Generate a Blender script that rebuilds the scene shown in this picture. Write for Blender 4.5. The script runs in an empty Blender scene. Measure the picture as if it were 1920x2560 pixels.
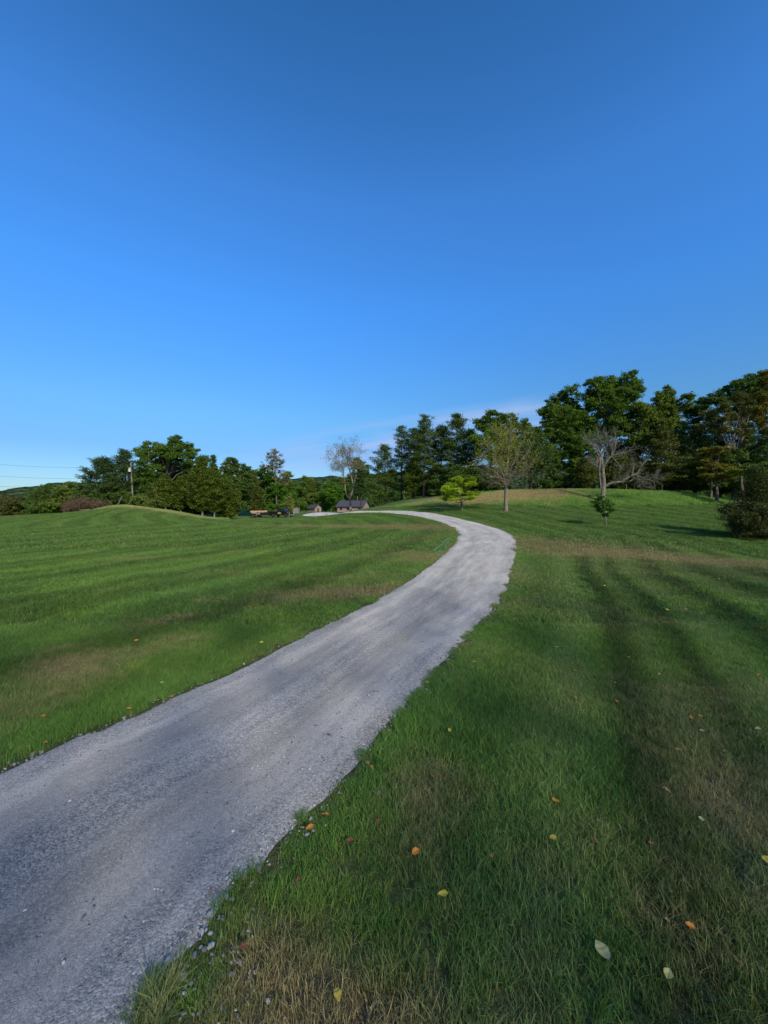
import bpy, math
import numpy as np
from mathutils import Vector, Matrix

F, CX, HY, H = 950.0, 960.0, 1265.0, 1.75      # focal length, centre column and horizon row of the photo, eye height
scene = bpy.context.scene
COL = scene.collection
R = math.radians
SUN_EL, SUN_AZ = R(29), math.atan2(0.50, -0.86)    # azimuth measured from +Y towards +X

# ------------------------------------------------------------------ terrain
PROF = {
 -400: [(0,0),(60,0),(68,-.1),(90,-1.5),(130,-4),(250,-10),(600,-8)],
 0:    [(0,0),(60,0),(68,-.1),(90,-1.5),(130,-4),(250,-10),(600,-8)],
 160:  [(0,0),(28,0),(45,.2),(62,.64),(75,.2),(100,-1.5),(130,-4),(250,-10),(600,-8)],
 240:  [(0,0),(28,.03),(45,.5),(62,1.2),(75,1.0),(100,-.5),(130,-3),(250,-8),(600,-8)],
 300:  [(0,0),(28,.1),(45,.75),(60,1.85),(68,1.85),(80,1.5),(110,1),(250,-5),(600,-8)],
 337:  [(0,0),(28,.1),(45,.7),(60,1.55),(68,1.7),(80,1.5),(110,1),(250,-3),(600,-8)],
 420:  [(0,0),(28,.05),(45,.35),(60,.85),(80,.9),(110,1),(250,0),(600,-8)],
 480:  [(0,0),(45,.0),(60,.1),(80,.2),(110,1),(250,1),(600,-8)],
 530:  [(0,0),(45,-.05),(60,-.42),(75,-.6),(100,.5),(130,2),(250,3),(600,-8)],
 600:  [(0,0),(45,-.05),(60,-.4),(75,-.8),(90,-1.0),(100,-.6),(115,.6),(130,1.5),(250,3),(600,-8)],
 650:  [(0,0),(45,-.03),(60,-.4),(75,-.8),(90,-1.0),(100,-.8),(115,.3),(130,1.2),(250,3),(600,-8)],
 720:  [(0,0),(33,-.03),(45,0),(60,-.4),(75,-.7),(90,-.9),(100,-.9),(130,-.6),(250,0),(600,-8)],
 770:  [(0,0),(33,-.05),(45,.05),(60,-.1),(75,-.5),(84,-.55),(98,.05),(106,.05),(115,-.4),(150,-.6),(250,-.6),(600,-8)],
 840:  [(0,0),(29,-.12),(33,-.05),(45,.25),(54,.42),(70,.1),(84,-.35),(98,.02),(106,0),(115,-.4),(150,-.7),(250,-1),(600,-8)],
 880:  [(0,0),(24,-.05),(29,-.14),(33,-.05),(38,.12),(45,.4),(52,.75),(56,.88),(70,.95),(90,.3),(115,-.4),(150,-.7),(250,-1),(600,-8)],
 930:  [(0,0),(24,-.05),(29,-.15),(33,-.03),(38,.15),(45,.55),(50,.85),(55,1.0),(60,1.15),(70,1.55),(80,1.3),(115,0),(150,-.6),(250,-1),(600,-8)],
 1000: [(0,0),(24,-.05),(28,-.15),(33,0),(38,.25),(45,.7),(49,.87),(54,1.15),(60,1.5),(75,2.95),(85,3.2),(110,3),(150,1.5),(600,-8)],
 1060: [(0,0),(23,-.02),(28,-.12),(33,.12),(40,.6),(45,.95),(49,1.2),(58,1.9),(70,3.4),(85,3.6),(150,2),(600,-8)],
 1150: [(0,0),(22,0),(26,-.1),(30,.05),(35,.4),(40,.75),(45,1.25),(50,1.6),(56,2.7),(65,4.0),(80,4.2),(150,3),(600,-8)],
 1265: [(0,0),(20,0),(24,-.12),(30,.05),(36,.5),(42,1.15),(46,1.45),(51,2.6),(56,3.9),(62,4.2),(80,4),(150,3),(600,-8)],
 1400: [(0,0),(20,0),(23,0),(26,-.25),(32,.05),(38,.65),(44,1.2),(47,1.5),(50,2.7),(54,4.05),(60,4.2),(80,4),(150,3),(600,-8)],
 1516: [(0,0),(17,0),(20,0),(24,-.3),(32,.07),(38,.65),(44,1.2),(47,1.5),(50,2.7),(54,4.0),(60,4.2),(80,4),(150,3),(600,-8)],
 1700: [(0,0),(15,0),(18,-.05),(22,-.4),(28,-.15),(36,.5),(44,1.2),(48,2),(53,3.6),(60,3.9),(150,3),(600,-8)],
 1800: [(0,0),(13,0),(16,-.1),(20,-.5),(26,-.3),(34,.3),(42,1),(50,2.0),(60,2.8),(150,3),(600,-8)],
 1920: [(0,0),(11,.04),(12.3,0),(15,-.35),(19,-.6),(26,-.4),(34,.1),(44,1.),(55,1.8),(80,2.5),(150,3),(600,-8)],
 2400: [(0,0),(9,.04),(11,0),(14,-.35),(19,-.6),(26,-.4),(34,.1),(44,1.),(55,1.8),(80,2.5),(150,3),(600,-8)],
}
cols = sorted(PROF)
U0, U1, NU = 0.0, math.log(600.0), 420
T0, T1, NT = -1.4, 1.5, 290
us = np.linspace(U0, U1, NU); ts = np.linspace(T0, T1, NT)
_pc = np.array([np.interp(np.exp(us), [a for a, b in PROF[c]], [b for a, b in PROF[c]]) for c in cols])
TAB = np.array([np.interp(ts, [(c-CX)/F for c in cols], _pc[:, i]) for i in range(NU)]).T   # NT x NU
def blur(a, s, ax):
    k = np.exp(-0.5*(np.arange(-6, 7)/s)**2); k /= k.sum()
    p = np.pad(a, [(6, 6) if i == ax else (0, 0) for i in range(2)], mode='edge')
    return np.apply_along_axis(lambda v: np.convolve(v, k, 'valid'), ax, p)
TAB = blur(blur(TAB, 1.6, 1), 2.0, 0)
def ter(x, y):
    x = np.asarray(x, float); y = np.asarray(y, float)
    yy = np.maximum(y, 1.0)
    t = (np.clip(x/yy, T0, T1)-T0)/(T1-T0)*(NT-1.001)
    u = (np.clip(np.log(yy), U0, U1)-U0)/(U1-U0)*(NU-1.001)
    i = t.astype(int); j = u.astype(int); a = t-i; b = u-j
    z = (TAB[i, j]*(1-a)*(1-b)+TAB[i+1, j]*a*(1-b)+TAB[i, j+1]*(1-a)*b+TAB[i+1, j+1]*a*b)
    z = z + 0.03*np.sin(x*.31+1.3)*np.sin(y*.23)*np.clip((y-6)/12, 0, 1)
    return z + 0.012*np.sin(x*1.9+y*.7)*np.sin(y*1.3-x*.5)*np.clip((y-1)/4, 0, 1)
YS = np.exp(np.linspace(math.log(0.9), math.log(300), 6000))
def P(col, row):
    """where the sight line through a photo pixel meets the ground"""
    t = (col-CX)/F
    rr = HY+F*(H-ter(t*YS, YS))/YS
    k = np.argmax(rr <= row)
    y = YS[k] if rr[k] <= row else 60.0
    return float(t*y), float(y), float(ter(t*y, y))
def base(col, Y):
    x = (col-CX)/F*Y
    return np.array([x, Y, float(ter(x, Y))])
def W(col, row, Y):
    return np.array([(col-CX)/F*Y, Y, H+(HY-row)/F*Y])

# ------------------------------------------------------------------ road outline
LE = [(-420,2120),(-200,2003),(38,1900),(203,1830),(370,1770),(498,1720),(637,1654),(752,1593),(868,1535),(960,1489),(1018,1454),(1076,1414),(1116,1379),(1139,1356),(1148,1335),(1139,1321),(1105,1306.5),(1047,1292),(995,1284.8),(960,1282.3)]
RE = [(180,2760),(250,2660),(330,2548),(370,2484),(463,2415),(532,2322),(613,2247),(689,2160),(746,2085),(856,1987),(903,1917),(960,1838),(1018,1761),(1076,1703),(1134,1651),(1177,1599),(1220,1555),(1255,1512),(1267,1489),(1277,1448),(1290,1396),(1294,1361),(1284,1338),(1249,1322),(1191,1307),(1134,1293.5),(1076,1283),(1018,1277.5),(960,1276.3)]
def resample(p, n):
    p = np.array(p, float); d = np.r_[0, np.cumsum(np.hypot(*np.diff(p, axis=0).T))]
    q = np.linspace(0, d[-1], n)
    return np.c_[np.interp(q, d, p[:, 0]), np.interp(q, d, p[:, 1])]
def smooth(p, it=3):
    p = p.copy()
    for _ in range(it):
        p[1:-1] = .25*p[:-2]+.5*p[1:-1]+.25*p[2:]
    return p
Lw = [(-7.9,-7.0),(-5.4,-2.6)]+[P(c, r)[:2] for c, r in LE]
Rw = [(-5.6,-7.6),(-3.0,-2.9),(-1.9,-.85)]+[P(c, r)[:2] for c, r in RE]
# beyond the crest: on to the turning place by the houses
Lw += [(-3.2,51.6),(-7.2,57),(-10.5,66),(-12.9,76),(-15.6,82),(-18.2,86),(-19.6,91),(-18.6,97),(-16,101)]
Rw += [(-2.0,54.6),(-5.0,60),(-7.6,67),(-9.8,76),(-10.9,84),(-10.9,90),(-11.2,96),(-12.5,102)]
NR = 1000
def match(Lp, Rp, n):
    # stations matched along the way: resample both densely by arc, then re-pair by nearest point progress
    Ld, Rd = resample(Lp, 1200), resample(Rp, 1200)
    s = np.linspace(0, 1, 40); c = None
    A, B = resample(Ld, n), []
    j = 0
    mid = []
    for a in A:
        w = Rd[j:min(j+160, 1200)]
        k = j+int(np.argmin(np.hypot(w[:, 0]-a[0], w[:, 1]-a[1]))); j = max(j, k); B.append(Rd[j])
    B = np.array(B); B[-1] = Rd[-1]
    return A, smooth(B, 90)
Lr, Rr = match(smooth(resample(Lw, 160), 1), smooth(resample(Rw, 160), 1), NR)
rng0 = np.random.default_rng(5)
def wob(n, amp, seed):
    r = np.random.default_rng(seed); o = np.zeros(n)
    for sc, k_ in ((3, .12), (14, .14), (60, .18), (120, .24)):
        o += np.interp(np.arange(n), np.linspace(0, n, sc*8), r.normal(size=sc*8))*amp*k_
    return o
dv = Rr-Lr; wd = np.hypot(dv[:, 0], dv[:, 1])[:, None]; dv = dv/np.maximum(wd, 1e-6)
Lr = Lr+dv*wob(NR, .06, 1)[:, None]; Rr = Rr+dv*wob(NR, .085, 2)[:, None]
POLY = np.r_[Lr, Rr[::-1]]
def road_sd(x, y):
    """signed distance to the road's edge, negative on the road"""
    x = np.asarray(x, float).ravel(); y = np.asarray(y, float).ravel()
    out = np.empty(len(x)); P0 = POLY; P1 = np.roll(P0, -1, 0)
    for s in range(0, len(x), 8000):
        X = x[s:s+8000, None]; Y = y[s:s+8000, None]
        d = P1-P0; L2 = (d**2).sum(1)+1e-9
        t = np.clip(((X-P0[:, 0])*d[:, 0]+(Y-P0[:, 1])*d[:, 1])/L2, 0, 1)
        dist = np.sqrt((X-P0[:, 0]-t*d[:, 0])**2+(Y-P0[:, 1]-t*d[:, 1])**2).min(1)
        c = ((P0[:, 1] > Y) != (P1[:, 1] > Y)) & (X < d[:, 0]*(Y-P0[:, 1])/(d[:, 1]+1e-12)+P0[:, 0])
        out[s:s+8000] = np.where(c.sum(1) % 2 == 1, -dist, dist)
    return out

# ------------------------------------------------------------------ dry and worn areas of the lawn (world ellipses)
DRY = []
def dpatch(col, row, rx, ry, a, s):
    x, y, z = P(col, row); k = .82 if (col < 950 and row > 1390 and row < 1760) else 1; DRY.append((x, y, rx*k, ry*k, a, s*(1.45 if k < 1 else 1)))
for q in [(202,1686,.55,.35,.4,1.0),(150,1640,.4,.25,.3,.55),(330,1670,.5,.3,.3,.5),(463,1616,.5,.4,.5,.6),(399,1549,.35,.18,.3,.9),(498,1511,.3,.12,0,.9),
          (545,1502,.5,.25,.3,.5),(680,1490,.4,.2,.3,.5),(775,1489,.8,1.2,-.5,.8),(926,1477,.9,.5,.9,.95),(289,1402,1.4,.7,.2,.45),(900,1440,1.0,.6,.6,.4),(330,1560,.5,.3,.2,.4),
          (140,1745,.6,.3,.3,.5),(30,1730,.5,.3,.2,.45),
          (720,1316,5,1.4,0,.6),(860,1317,6,1.5,0,.75),(1000,1317,5,1.7,0,.8),(1090,1322,3.5,1.6,0,.8),(1100,1345,2.2,2.4,.2,.5),(1070,1395,1.6,2.5,.5,.45),(1000,1405,1.5,1.5,.3,.4),
          (1330,1352,1.6,3,0,.55),(1400,1372,2.0,3.4,-.2,.55),(1500,1380,2.2,2.8,-.2,.5),(1610,1385,2.2,2.2,-.2,.5),(1330,1440,1.0,1.6,-.5,.4),
          (1760,1400,2.4,.9,-.25,1.15),(1860,1412,2.4,.9,-.3,1.1),(1830,1440,1.6,1.2,-.2,.5),(1560,1440,1.2,1.6,-.4,.35),
          (640,2440,.3,.2,.6,.8),(600,2500,.25,.2,.6,.85),(760,2380,.22,.25,.3,.7),(900,2500,.3,.3,.3,.6),(800,2560,.3,.2,.3,.6),(1250,2540,.4,.15,.2,.6),
          (1230,2020,.3,.2,.2,.5),(1120,1990,.18,.15,0,.7),(1300,1700,.5,.4,0,.35),(1700,1990,.25,.3,.2,.55),(1840,2000,.35,.45,.2,.7),(1600,2170,.16,.4,-.4,.6),
          (1820,2420,.12,.1,0,.9),(1900,1760,.6,.6,0,.5),(1750,1850,.5,.5,0,.5),(1640,2300,.3,.5,-.3,.4),(1440,1730,.4,.4,0,.35),(1880,2250,.25,.3,0,.6),(1500,1560,.6,.7,0,.3),
          (1270,1245,7,5,0,.4),(1000,1262,6,4,0,.25)]:
    dpatch(*q)
DRY += [(23,53.8,4.5,2.4,0,1.7),(17,53.8,4.5,2.8,0,1.6),(12,55,3.5,3.4,0,1.2),(9,63,4,7,0,.5),(6,66,5,6,0,.4),(20,50.5,8,1.4,0,.4),(-38,60,4.5,5,0,.6),(-32,58,3.5,4,0,.6),(-42,64,4,6,0,.5),
        (-28,57,5,2.4,0,.7),(18.1,31.6,.55,.4,0,1.6),(13.6,42,.5,.5,0,1.2),(-32,80,7,10,0,.5),(-9,72,2,6,0,.5)]
DRY = np.array(DRY)
def vnoise(x, y, sc, seed=0):
    r = np.random.default_rng(seed); g = r.random((64, 64))
    X = np.asarray(x)*sc; Y = np.asarray(y)*sc; i = np.floor(X).astype(int); j = np.floor(Y).astype(int); a = X-i; b = Y-j
    a = a*a*(3-2*a); b = b*b*(3-2*b); q = lambda m, n: g[m % 64, n % 64]
    return q(i, j)*(1-a)*(1-b)+q(i+1, j)*a*(1-b)+q(i, j+1)*(1-a)*b+q(i+1, j+1)*a*b
def dryness(x, y, sd):
    x = np.asarray(x, float).ravel(); y = np.asarray(y, float).ravel(); o = np.zeros(len(x))
    wx = x+(vnoise(x, y, 1.1, 3)-.5)*.6; wy = y+(vnoise(x, y, 1.1, 4)-.5)*.6
    for cx, cy, rx, ry, a, s in DRY:
        dx, dy = wx-cx, wy-cy; c, n = math.cos(a), math.sin(a)
        d = ((dx*c+dy*n)/rx)**2+((-dx*n+dy*c)/ry)**2
        o = o+s*np.exp(-d*.9)*(1-.5*np.clip(o, 0, 1))
    rt = (x*.87-y*.49 > -1.2)
    o += np.where(rt, .85, .25)*np.exp(-np.maximum(sd, 0)/np.where(y > 12, .5, .26))
    o += .25*np.exp(-np.maximum(sd, 0)/.9)*rt*(y > 8)
    o += (vnoise(x, y, .9, 7)-.5)*.6+(vnoise(x, y, 3.1, 8)-.5)*.45
    o += np.clip((x-1.2)*.12, 0, .22)*np.clip((9-y)/4, 0, 1)*(x > 0)
    o = np.where(y < 13, o*.72, o)*(.62+.76*vnoise(x, y, 5.3, 9))
    return np.clip(o, 0, 1.3)

# ------------------------------------------------------------------ mesh helpers
def link(o, parent=None):
    COL.objects.link(o)
    if parent is not None:
        o.parent = parent
    return o
def tag(o, label=None, cat=None, group=None, kind=None):
    if label: o['label'] = label
    if cat: o['category'] = cat
    if group: o['group'] = group
    if kind: o['kind'] = kind
    return o
def mesh_np(name, verts, faces, mat=None, parent=None, loc=None, smooth_=False, attrs=None):
    """faces: (n,3) or (n,4) array, or list of index lists"""
    me = bpy.data.meshes.new(name)
    verts = np.asarray(verts, np.float32)
    if isinstance(faces, np.ndarray):
        n, k = faces.shape
        me.vertices.add(len(verts)); me.vertices.foreach_set('co', verts.ravel())
        me.loops.add(n*k); me.loops.foreach_set('vertex_index', faces.astype(np.int32).ravel())
        me.polygons.add(n); me.polygons.foreach_set('loop_start', np.arange(0, n*k, k, dtype=np.int32))
        me.polygons.foreach_set('loop_total', np.full(n, k, np.int32))
        me.update(calc_edges=True)
    else:
        me.from_pydata([tuple(map(float, v)) for v in verts], [], [tuple(int(i) for i in f) for f in faces]); me.update()
    if attrs:
        for an, av in attrs.items():
            at = me.attributes.new(an, 'FLOAT', 'POINT'); at.data.foreach_set('value', np.asarray(av, np.float32).ravel())
    if smooth_:
        me.polygons.foreach_set('use_smooth', np.ones(len(me.polygons), bool))
    if mat: me.materials.append(mat)
    o = bpy.data.objects.new(name, me)
    if loc is not None: o.location = loc
    return link(o, parent)
def empty(name, loc, label, cat, group=None, rz=0):
    o = bpy.data.objects.new(name, None); o.location = tuple(map(float, loc)); o.rotation_euler = (0, 0, rz)
    o.empty_display_size = .3
    link(o); return tag(o, label, cat, group)
class MB:
    def __init__(s): s.v = []; s.f = []
    def add(s, v, f):
        b = len(s.v); s.v += [tuple(map(float, p)) for p in v]; s.f += [tuple(b+i for i in q) for q in f]
    def box(s, x0, x1, y0, y1, z0, z1):
        s.add([(x0,y0,z0),(x1,y0,z0),(x1,y1,z0),(x0,y1,z0),(x0,y0,z1),(x1,y0,z1),(x1,y1,z1),(x0,y1,z1)],
              [(0,3,2,1),(4,5,6,7),(0,1,5,4),(1,2,6,5),(2,3,7,6),(3,0,4,7)])
    def prism(s, prof, y0, y1, inset=0):
        n = len(prof); cx = sum(p[0] for p in prof)/n; cz = sum(p[1] for p in prof)/n
        s.add([(x, y0, z) for x, z in prof]+[(x, y1, z) for x, z in prof],
              [tuple(range(n)), tuple(range(2*n-1, n-1, -1))]+[(i, i+n, (i+1) % n+n, (i+1) % n) for i in range(n)])
    def tube(s, pts, rad, k=6, caps=True):
        pts = [np.asarray(p, float) for p in pts]; n = len(pts); vs = []
        up = np.array([.13, .31, .94])
        for i, p in enumerate(pts):
            d = pts[min(i+1, n-1)]-pts[max(i-1, 0)]; d = d/(np.linalg.norm(d)+1e-9)
            a = np.cross(d, up); a /= (np.linalg.norm(a)+1e-9)
            b = np.cross(d, a)
            for j in range(k):
                t = 2*math.pi*j/k; vs.append(p+rad[i]*(math.cos(t)*a+math.sin(t)*b))
        fs = [(i*k+j, i*k+(j+1) % k, (i+1)*k+(j+1) % k, (i+1)*k+j) for i in range(n-1) for j in range(k)]
        if caps and k > 3: fs += [tuple(range(k-1, -1, -1)), tuple((n-1)*k+j for j in range(k))]
        s.add(vs, fs)
    def cyl(s, c, axis, r, half, k=20, r2=None):
        c = np.array(c, float); ax = np.array(axis, float)
        s.tube([c-ax*half, c+ax*half], [r, r if r2 is None else r2], k)
    def build(s, name, mat, parent=None, loc=None, smooth_=False):
        v = np.array(s.v)
        if loc is not None and parent is not None: v = v-np.array(loc)
        return mesh_np(name, v, s.f, mat, parent, None if parent is not None else loc, smooth_)

# ------------------------------------------------------------------ materials
def mat(name):
    m = bpy.data.materials.new(name); m.use_nodes = True; nt = m.node_tree; nt.nodes.clear()
    o = nt.nodes.new('ShaderNodeOutputMaterial'); return m, nt, o
def N(nt, t, **k):
    n = nt.nodes.new(t)
    for a, b in k.items():
        if a.startswith('i_'): n.inputs[a[2:].replace('_', ' ')].default_value = b
        else: setattr(n, a, b)
    return n
def math_(nt, op, a, b=None, clamp=False):
    n = nt.nodes.new('ShaderNodeMath'); n.operation = op; n.use_clamp = clamp
    for i, v in enumerate((a, b)):
        if v is None: continue
        if isinstance(v, (int, float)): n.inputs[i].default_value = v
        else: nt.links.new(v, n.inputs[i])
    return n.outputs[0]
def mixc(nt, f, a, b, mode='MIX'):
    n = nt.nodes.new('ShaderNodeMix'); n.data_type = 'RGBA'; n.blend_type = mode
    for s, v in ((n.inputs[0], f), (n.inputs[6], a), (n.inputs[7], b)):
        if isinstance(v, (int, float)): s.default_value = v
        elif isinstance(v, tuple): s.default_value = (*v[:3], 1)
        else: nt.links.new(v, s)
    return n.outputs[2]
def noise(nt, vec, scale, detail=3, rough=.55, dist=0):
    n = nt.nodes.new('ShaderNodeTexNoise'); n.inputs['Scale'].default_value = scale; n.inputs['Detail'].default_value = detail
    n.inputs['Roughness'].default_value = rough; n.inputs['Distortion'].default_value = dist
    if vec is not None: nt.links.new(vec, n.inputs['Vector'])
    return n.outputs['Fac']
def ramp(nt, fac, stops):
    n = nt.nodes.new('ShaderNodeValToRGB'); e = n.color_ramp.elements
    while len(e) < len(stops): e.new(.5)
    for q, (p, c) in zip(e, stops):
        q.position = p; q.color = (*c, 1) if isinstance(c, tuple) else (c, c, c, 1)
    nt.links.new(fac, n.inputs[0]); return n.outputs[0]
def maprange(nt, v, a, b, c, d):
    n = nt.nodes.new('ShaderNodeMapRange'); nt.links.new(v, n.inputs[0])
    for i, q in enumerate((a, b, c, d)): n.inputs[i+1].default_value = q
    return n.outputs[0]
def pos(nt): return nt.nodes.new('ShaderNodeNewGeometry').outputs['Position']
def vmul(nt, v, s):
    n = nt.nodes.new('ShaderNodeVectorMath'); n.operation = 'MULTIPLY'; nt.links.new(v, n.inputs[0]); n.inputs[1].default_value = s; return n.outputs[0]

GREEN_A, GREEN_B = (.077, .148, .023), (.118, .198, .032)
def lanes(x, y, sd):
    x = np.asarray(x).ravel(); y = np.asarray(y).ravel(); rt = (x > -.6) & (y > .3) & ((x*.87-y*.49 > -2.2) | (x > 6.4))
    o = np.zeros(len(x)); w = sd-np.maximum(0, y-10)*.16+(vnoise(x, y, .45, 51)-.5)*.12
    for c, wd_q, s in ((1.72, .17, 1.2), (2.42, .14, 1.0), (3.5, .26, 1.1), (4.7, .2, .8), (6.0, .3, 1.0), (7.4, .3, .8), (8.9, .35, .8)):
        o += s*np.exp(-((w-c)/wd_q)**2)
    for c, s in ((1.15, .6), (1.98, .6), (2.85, .7), (4.15, .7), (5.3, .6), (6.7, .5)): o -= s*np.exp(-((w-c)/.25)**2)
    f = np.clip((30-y)/8, 0, 1)*rt*(.85+.6*vnoise(x, y, .7, 53))
    return o*f
def lawn_color(nt, kind):
    """the colour of the turf at a place: same rule for the soil sheet and for the blades"""
    A = lambda n: N(nt, 'ShaderNodeAttribute', attribute_name=n, attribute_type=kind).outputs['Fac']
    dry, rd = A('dry'), A('rd'); p = pos(nt)
    n1 = noise(nt, p, .35, 4); n2 = noise(nt, p, 2.3, 3); n3 = noise(nt, p, 14, 2)
    g = mixc(nt, maprange(nt, n2, .3, .7, 0, 1), GREEN_A, GREEN_B)
    g = mixc(nt, maprange(nt, n1, .35, .65, 0, .55), g, (.050, .128, .042))          # bluish growth
    g = mixc(nt, maprange(nt, n3, .45, .75, 0, .4), g, (.135, .21, .03))
    # mower lanes
    w = math_(nt, 'ADD', rd, math_(nt, 'MULTIPLY', noise(nt, p, .5, 2), .5))
    s = math_(nt, 'SINE', math_(nt, 'MULTIPLY', w, 2*math.pi/1.25))
    s2 = math_(nt, 'SINE', math_(nt, 'MULTIPLY', w, 2*math.pi/3.1))
    s = math_(nt, 'ADD', math_(nt, 'MULTIPLY', s, .17), math_(nt, 'MULTIPLY', s2, .20))
    g = mixc(nt, 1.0, g, N(nt, 'ShaderNodeCombineColor').outputs[0] if False else _grey(nt, math_(nt, 'ADD', s, 1.0)), 'MULTIPLY')
    ln_ = A('lane'); g = mixc(nt, maprange(nt, ln_, .1, .9, 0, .80), g, (.026, .058, .013)); g = mixc(nt, maprange(nt, ln_, 0, -.6, 0, .6), g, (.165, .225, .070))
    dr = mixc(nt, n3, (.19, .140, .070), (.37, .28, .155))
    f = math_(nt, 'ADD', dry, math_(nt, 'MULTIPLY', math_(nt, 'SUBTRACT', n3, .5), .9))
    f = maprange(nt, f, .12, 1.15, 0, .92)
    return mixc(nt, f, g, dr), f
def _grey(nt, v):
    n = nt.nodes.new('ShaderNodeCombineColor')
    for i in range(3): nt.links.new(v, n.inputs[i])
    return n.outputs[0]

def m_ground():
    m, nt, o = mat('lawn'); c, f = lawn_color(nt, 'GEOMETRY'); p = pos(nt)
    far = N(nt, 'ShaderNodeAttribute', attribute_name='far', attribute_type='GEOMETRY').outputs['Fac']
    nb = noise(nt, vmul(nt, p, (1, 1, .3)), 9, 5, .7)
    c = mixc(nt, 1.0, c, _grey(nt, maprange(nt, nb, .25, .75, .72, 1.25)), 'MULTIPLY')
    soil = mixc(nt, noise(nt, p, 30, 3), (.060, .050, .022), (.150, .115, .055))
    c = mixc(nt, maprange(nt, far, 0, 1, .62, 0), c, soil)
    b = N(nt, 'ShaderNodeBsdfPrincipled', i_Roughness=.95); b.inputs['Specular IOR Level'].default_value = .1
    nt.links.new(c, b.inputs['Base Color'])
    bp = N(nt, 'ShaderNodeBump', i_Strength=.8, i_Distance=.08); nt.links.new(noise(nt, p, 6, 6, .75), bp.inputs['Height']); nt.links.new(bp.outputs[0], b.inputs['Normal'])
    nt.links.new(b.outputs[0], o.inputs[0]); return m
def m_blade(name='grass_blades', g=1.0):
    m, nt, o = mat(name); c, f = lawn_color(nt, 'INSTANCER')
    t = N(nt, 'ShaderNodeAttribute', attribute_name='tint', attribute_type='GEOMETRY').outputs['Fac']
    rnd = N(nt, 'ShaderNodeObjectInfo').outputs['Random']
    c = mixc(nt, 1.0, c, _grey(nt, maprange(nt, t, 0, 1, .62*g, 1.5*g)), 'MULTIPLY')
    c = mixc(nt, maprange(nt, t, .93, .96, 0, .75), c, (.30, .25, .12))
    c = mixc(nt, maprange(nt, rnd, 0, 1, 0, .3), c, (.075, .155, .04))
    d = N(nt, 'ShaderNodeBsdfPrincipled', i_Roughness=.6); d.inputs['Specular IOR Level'].default_value = .22; nt.links.new(c, d.inputs['Base Color'])
    tr = N(nt, 'ShaderNodeBsdfTranslucent'); nt.links.new(mixc(nt, 1.0, c, (1.1, 1.25, .7), 'MULTIPLY'), tr.inputs[0])
    mx = N(nt, 'ShaderNodeMixShader', i_Fac=.3); nt.links.new(d.outputs[0], mx.inputs[1]); nt.links.new(tr.outputs[0], mx.inputs[2])
    nt.links.new(mx.outputs[0], o.inputs[0]); return m
def m_leaf(name, c1, c2, tr=.3, rough=.6, spec=.12):
    m, nt, o = mat(name)
    t = N(nt, 'ShaderNodeAttribute', attribute_name='tint', attribute_type='GEOMETRY').outputs['Fac']
    c1 = (c1[0]*2.35, c1[1]*2.2, c1[2]*1.55); c2 = (c2[0]*2.3, c2[1]*2.15, c2[2]*1.55); c = mixc(nt, t, c1, c2); c = mixc(nt, 1.0, c, _grey(nt, maprange(nt, noise(nt, pos(nt), .55, 3), .3, .7, .75, 1.25)), 'MULTIPLY')
    d = N(nt, 'ShaderNodeBsdfPrincipled', i_Roughness=rough); d.inputs['Specular IOR Level'].default_value = spec; nt.links.new(c, d.inputs['Base Color'])
    q = N(nt, 'ShaderNodeBsdfTranslucent'); nt.links.new(mixc(nt, 1.0, c, (1.15, 1.25, .6), 'MULTIPLY'), q.inputs[0])
    mx = N(nt, 'ShaderNodeMixShader', i_Fac=tr); nt.links.new(d.outputs[0], mx.inputs[1]); nt.links.new(q.outputs[0], mx.inputs[2])
    nt.links.new(mx.outputs[0], o.inputs[0]); return m
def m_plain(name, col, rough=.6, metal=0, spec=.3, var=.25, scale=3, bump=0, coat=0, stretch=(1, 1, 1), c2=None):
    m, nt, o = mat(name)
    tc = N(nt, 'ShaderNodeTexCoord').outputs['Object']; n = noise(nt, vmul(nt, tc, stretch), scale, 5, .6)
    if c2 is None: c = mixc(nt, 1.0, col, _grey(nt, maprange(nt, n, .25, .75, 1-var, 1+var)), 'MULTIPLY')
    else: c = mixc(nt, maprange(nt, n, .4, .6, 0, 1), col, c2)
    b = N(nt, 'ShaderNodeBsdfPrincipled', i_Roughness=rough, i_Metallic=metal); b.inputs['Specular IOR Level'].default_value = spec
    b.inputs['Coat Weight'].default_value = coat
    nt.links.new(c, b.inputs['Base Color'])
    if bump:
        bp = N(nt, 'ShaderNodeBump', i_Strength=.7, i_Distance=bump); nt.links.new(n, bp.inputs['Height']); nt.links.new(bp.outputs[0], b.inputs['Normal'])
    nt.links.new(b.outputs[0], o.inputs[0]); return m
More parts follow.
